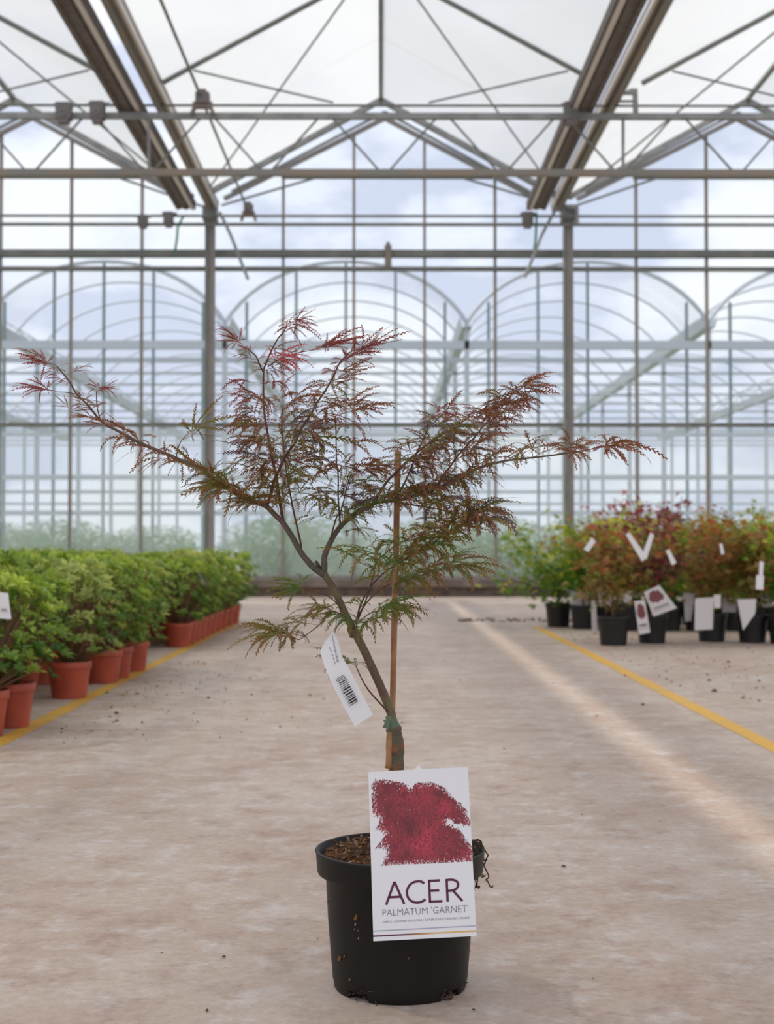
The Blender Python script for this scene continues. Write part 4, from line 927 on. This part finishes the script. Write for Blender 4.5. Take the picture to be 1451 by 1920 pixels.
for s_ in range(7000):
    x = rs.uniform(0, GW); y = rs.uniform(0, GH)
    if not inside(x, y): continue
    br = .75 + .55 * (sum(q * math.exp(-((x - a) ** 2 + (y - b_) ** 2) / (w * w)) for a, b_, w, q in clum)) + rs.normal(0, .16)
    if rs.rand() < .35 and not inside(x + (cen[0] - x) * -.10, y + (cen[1] - y) * -.10): continue
    c0 = np.array([lin(176), lin(42), lin(66)]) * max(.2, br); c0[1] += .012
    side = (x - GW * .5) / (GW * .5); dx = side * .5 + rs.normal(0, .35); ln = rs.randint(4, 12)
    for q in range(ln):
        xx = int(x + dx * q + .3 * math.sin(q)); yy = int(y + q * .85)
        if 0 <= xx < GW and 0 <= yy < min(GH, pg[17][1] - (xx - pg[17][0]) * .0 if False else GH - 1): img[yy, xx] = c0; al[yy, xx] = 1
lim = lambda j: c2uv(540 + 545 * (j / GW), 1003 - 20 * (j / GW))[1]
mb = MB(); cols = []; bot = .562
for i in range(GH):
    for j in range(GW):
        v0 = V0 + (V1 - V0) * i / GH
        if al[i, j] < .5 or v0 > bot: continue
        u = U0 + (U1 - U0) * j / GW; du = (U1 - U0) / GW; dv = (V1 - V0) / GH; k = len(mb.v)
        mb.v += [tuple(cuv(u, v0 + dv, .0002)), tuple(cuv(min(.998, u + du), v0 + dv, .0002)), tuple(cuv(min(.998, u + du), v0, .0002)), tuple(cuv(u, v0, .0002))]; mb.f.append((k, k + 1, k + 2, k + 3)); cols += [*img[i, j], 1] * 4
pm = mat('printed_maple', (.5, .1, .15, 1), .4); at = pm.node_tree.nodes.new('ShaderNodeAttribute'); at.attribute_name = 'ink'; pm.node_tree.links.new(at.outputs['Color'], pm.node_tree.nodes['Principled BSDF'].inputs['Base Color'])
me = mb.mesh('picture', pm); ca = me.color_attributes.new('ink', 'FLOAT_COLOR', 'POINT'); ca.data.foreach_set('color', cols); link('picture', me, lab)
# lettering
def stroke(mb, pts, w, fn, closed=False):
    pts = [Vector((x, y)) for x, y in pts]; k = len(mb.v); n_ = len(pts)
    for i in range(n_):
        d = (pts[min(i + 1, n_ - 1)] - pts[max(0, i - 1)]).normalized(); s_ = Vector((-d.y, d.x)) * w / 2; mb.v += [tuple(fn(*(pts[i] + s_))), tuple(fn(*(pts[i] - s_)))]
    mb.f += [(k + 2 * i, k + 2 * i + 1, k + 2 * i + 3, k + 2 * i + 2) for i in range(n_ - 1)]
AR = 317 / 190.0   # card height / width
def fx(x, y): return cuv(x, .793 - y * .133, .0003)      # y in cap heights, x in card u
H_ = .133 * AR     # cap height in u units
def gl(mb, x0, strokes, w=.088):
    for st in strokes: stroke(mb, [(x0 + x * H_, y) for x, y in st], w, lambda a, b_: fx(a, b_))
# strokes computed in an isotropic space: convert widths
def stroke_iso(mb, pts, w, x0):
    pts = [Vector(p) for p in pts]; k = len(mb.v); n_ = len(pts)
    for i in range(n_):
        d = (pts[min(i + 1, n_ - 1)] - pts[max(0, i - 1)]).normalized(); s_ = Vector((-d.y, d.x)) * w / 2
        for q in (pts[i] + s_, pts[i] - s_): mb.v.append(tuple(fx(x0 + q.x * H_, q.y)))
    mb.f += [(k + 2 * i, k + 2 * i + 1, k + 2 * i + 3, k + 2 * i + 2) for i in range(n_ - 1)]
mb = MB(); w = .105
for x0, sts in ((.130, [[(0.02, 0), (.42, 1)], [(.42, 1), (.82, 0)], [(.17, .33), (.67, .33)]]),
                (.324, [[(.86 + .0, .86), (.72, .95), (.54, .965), (.36, .92), (.2, .80), (.1, .62), (.08, .45), (.12, .28), (.24, .13), (.42, .045), (.6, .035), (.76, .08), (.88, .16)]]),
                (.552, [[(.05, 0), (.05, 1)], [(.02, .96), (.52, .96)], [(.02, .52), (.48, .52)], [(.02, .04), (.60, .04)]]),
                (.724, [[(.05, 0), (.05, 1)], [(.02, .96), (.28, .96), (.44, .91), (.54, .80), (.54, .68), (.46, .56), (.30, .49), (.02, .47)], [(.30, .49), (.70, 0)]])):
    for st in sts:
        if len(st) > 4: st = [(v.x, v.y) for v in smooth_path([Vector(q) for q in st], 4)]
        stroke_iso(mb, st, w, x0)
mb.build('title_lettering', M['ink'], lab)
def text_mesh(body, fn, m, name, parent, thin=-.012):
    cu = bpy.data.curves.new('text', 'FONT'); cu.body = body; cu.size = 1; cu.offset = thin; cu.resolution_u = 2
    o = bpy.data.objects.new('text', cu); COL.objects.link(o); bpy.context.view_layer.update()
    me = bpy.data.meshes.new_from_object(o.evaluated_get(bpy.context.evaluated_depsgraph_get())); bpy.data.objects.remove(o)
    xs_ = [v.co.x for v in me.vertices]; ys_ = [v.co.y for v in me.vertices]; x0, x1, y0, y1 = min(xs_), max(xs_), min(ys_), max(ys_)
    for v in me.vertices: v.co = fn((v.co.x - x0) / (x1 - x0), (v.co.y - y0) / (y1 - y0))
    me.materials.clear(); me.materials.append(m); return link(name, me, parent)
text_mesh("PALMATUM 'GARNET'", lambda x, y: cuv(.098 + .835 * x, .858 - .041 * y, .0003), M['ink_grey'], 'subtitle_lettering', lab, -.012)
text_mesh("MAPLE | JAPANESE ESDOORN | ROTER SCHLITZAHORN | ERABLE", lambda x, y: cuv(.10 + .84 * x, .901 - .016 * y, .0003), M['ink_grey'], 'small_lettering', lab, -.005)
mb = MB(); mb.poly([cuv(0, .944, .0002), cuv(1, .944, .0002), cuv(1, .938, .0002), cuv(0, .938, .0002)]); mb.build('grey_rule', mat('rule_grey', rgb(172, 170, 184), .5), lab)
mb = MB(); cols = []
stops = [(0, (88, 20, 66)), (.25, (100, 40, 66)), (.42, (176, 120, 70)), (.6, (222, 192, 110)), (1, (218, 176, 90))]
for q in range(40):
    u = q / 40; 
    for (a, ca_), (b_, cb_) in zip(stops[:-1], stops[1:]):
        if a <= u <= b_: f = (u - a) / (b_ - a); cc = [lin(ca_[i] * (1 - f) + cb_[i] * f) for i in range(3)]; break
    k = len(mb.v); mb.v += [tuple(cuv(u, .975, .0002)), tuple(cuv(u + .025, .975, .0002)), tuple(cuv(u + .025, .966, .0002)), tuple(cuv(u, .966, .0002))]; mb.f.append((k, k + 1, k + 2, k + 3)); cols += [*cc, 1] * 4
me = mb.mesh('gold_rule', pm); ca = me.color_attributes.new('ink', 'FLOAT_COLOR', 'POINT'); ca.data.foreach_set('color', cols); link('gold_rule', me, lab)

# ------------------------------------------------ barcode tag on the trunk
TG = empty('barcode_tag', P(650, 1280, 1.87)); tag(TG, 'white barcode tag looped round the trunk of the foreground maple', 'tag')
Lp = [(634, 1158), (631, 1170), (627.7, 1178), (617, 1192), (602, 1217), (602.6, 1230), (612, 1258), (634, 1305), (665, 1362)]
Rp = [(646, 1160), (634, 1172), (629.5, 1179), (630.5, 1193), (636, 1212), (641, 1230), (655.6, 1256), (675, 1294.5), (699, 1340)]
YL = [1.90, 1.888, 1.88, 1.882, 1.878, 1.872, 1.866, 1.862, 1.860]; YR = [1.89, 1.880, 1.874, 1.868, 1.864, 1.862, 1.860, 1.860, 1.860]
A = smooth_path([P(x, y, Y) for (x, y), Y in zip(Lp, YL)], 4); Bq = smooth_path([P(x, y, Y) for (x, y), Y in zip(Rp, YR)], 4); mb = MB()
for p, q in zip(A, Bq): mb.v += [tuple(p), tuple(p.lerp(q, .5)), tuple(q)]
for i in range(len(A) - 1):
    for j in range(2): mb.f.append((3 * i + j, 3 * i + j + 1, 3 * i + j + 4, 3 * i + j + 3))
mb.build('strip', M['card'], TG, True)
def tg(x, y, o=.004): return P(x, y, 1.860 - o + max(0, (1262 - y)) * .00012)
def quadmap(c, u, v):
    a, b_, c_, d_ = c; x = (a[0] * (1 - u) + b_[0] * u) * (1 - v) + (d_[0] * (1 - u) + c_[0] * u) * v; y = (a[1] * (1 - u) + b_[1] * u) * (1 - v) + (d_[1] * (1 - u) + c_[1] * u) * v; return x, y
bc = [(628.8, 1273.7), (644.7, 1265), (673.1, 1317.4), (657.2, 1327.3)]
mb = MB(); rb = random.Random(2); v = 0
while v < .98:
    wv = rb.choice((.018, .022, .034, .05)); v1 = min(1, v + wv)
    u0 = 0.0 if (v < .06 or v > .93 or .47 < v < .53) else .16
    mb.poly([tg(*quadmap(bc, u0, v1)), tg(*quadmap(bc, 1, v1)), tg(*quadmap(bc, 1, v)), tg(*quadmap(bc, u0, v))]); v = v1 + rb.choice((.024, .03, .042))
mb.build('barcode', M['ink_black'], TG)
text_mesh("8 713469 120482", lambda x, y: tg(*quadmap(bc, .01 + .11 * y, .04 + .92 * x)), M['ink_black'], 'barcode_digits', TG, 0)
t1 = [(621.5, 1192), (624.5, 1191), (637, 1240), (631.5, 1242)]
text_mesh("Acer Dissectum Garnet", lambda x, y: tg(*quadmap(t1, .0 + y, x), .006), M['ink_black'], 'tag_lettering', TG, .012)
t2 = [(616.5, 1214), (619.5, 1213), (630.5, 1244), (627.5, 1246)]
text_mesh("ct. 5  40 50 cm", lambda x, y: tg(*quadmap(t2, .0 + y, x), .006), M['ink_black'], 'tag_lettering', TG, .01)
bpy.context.view_layer.update()
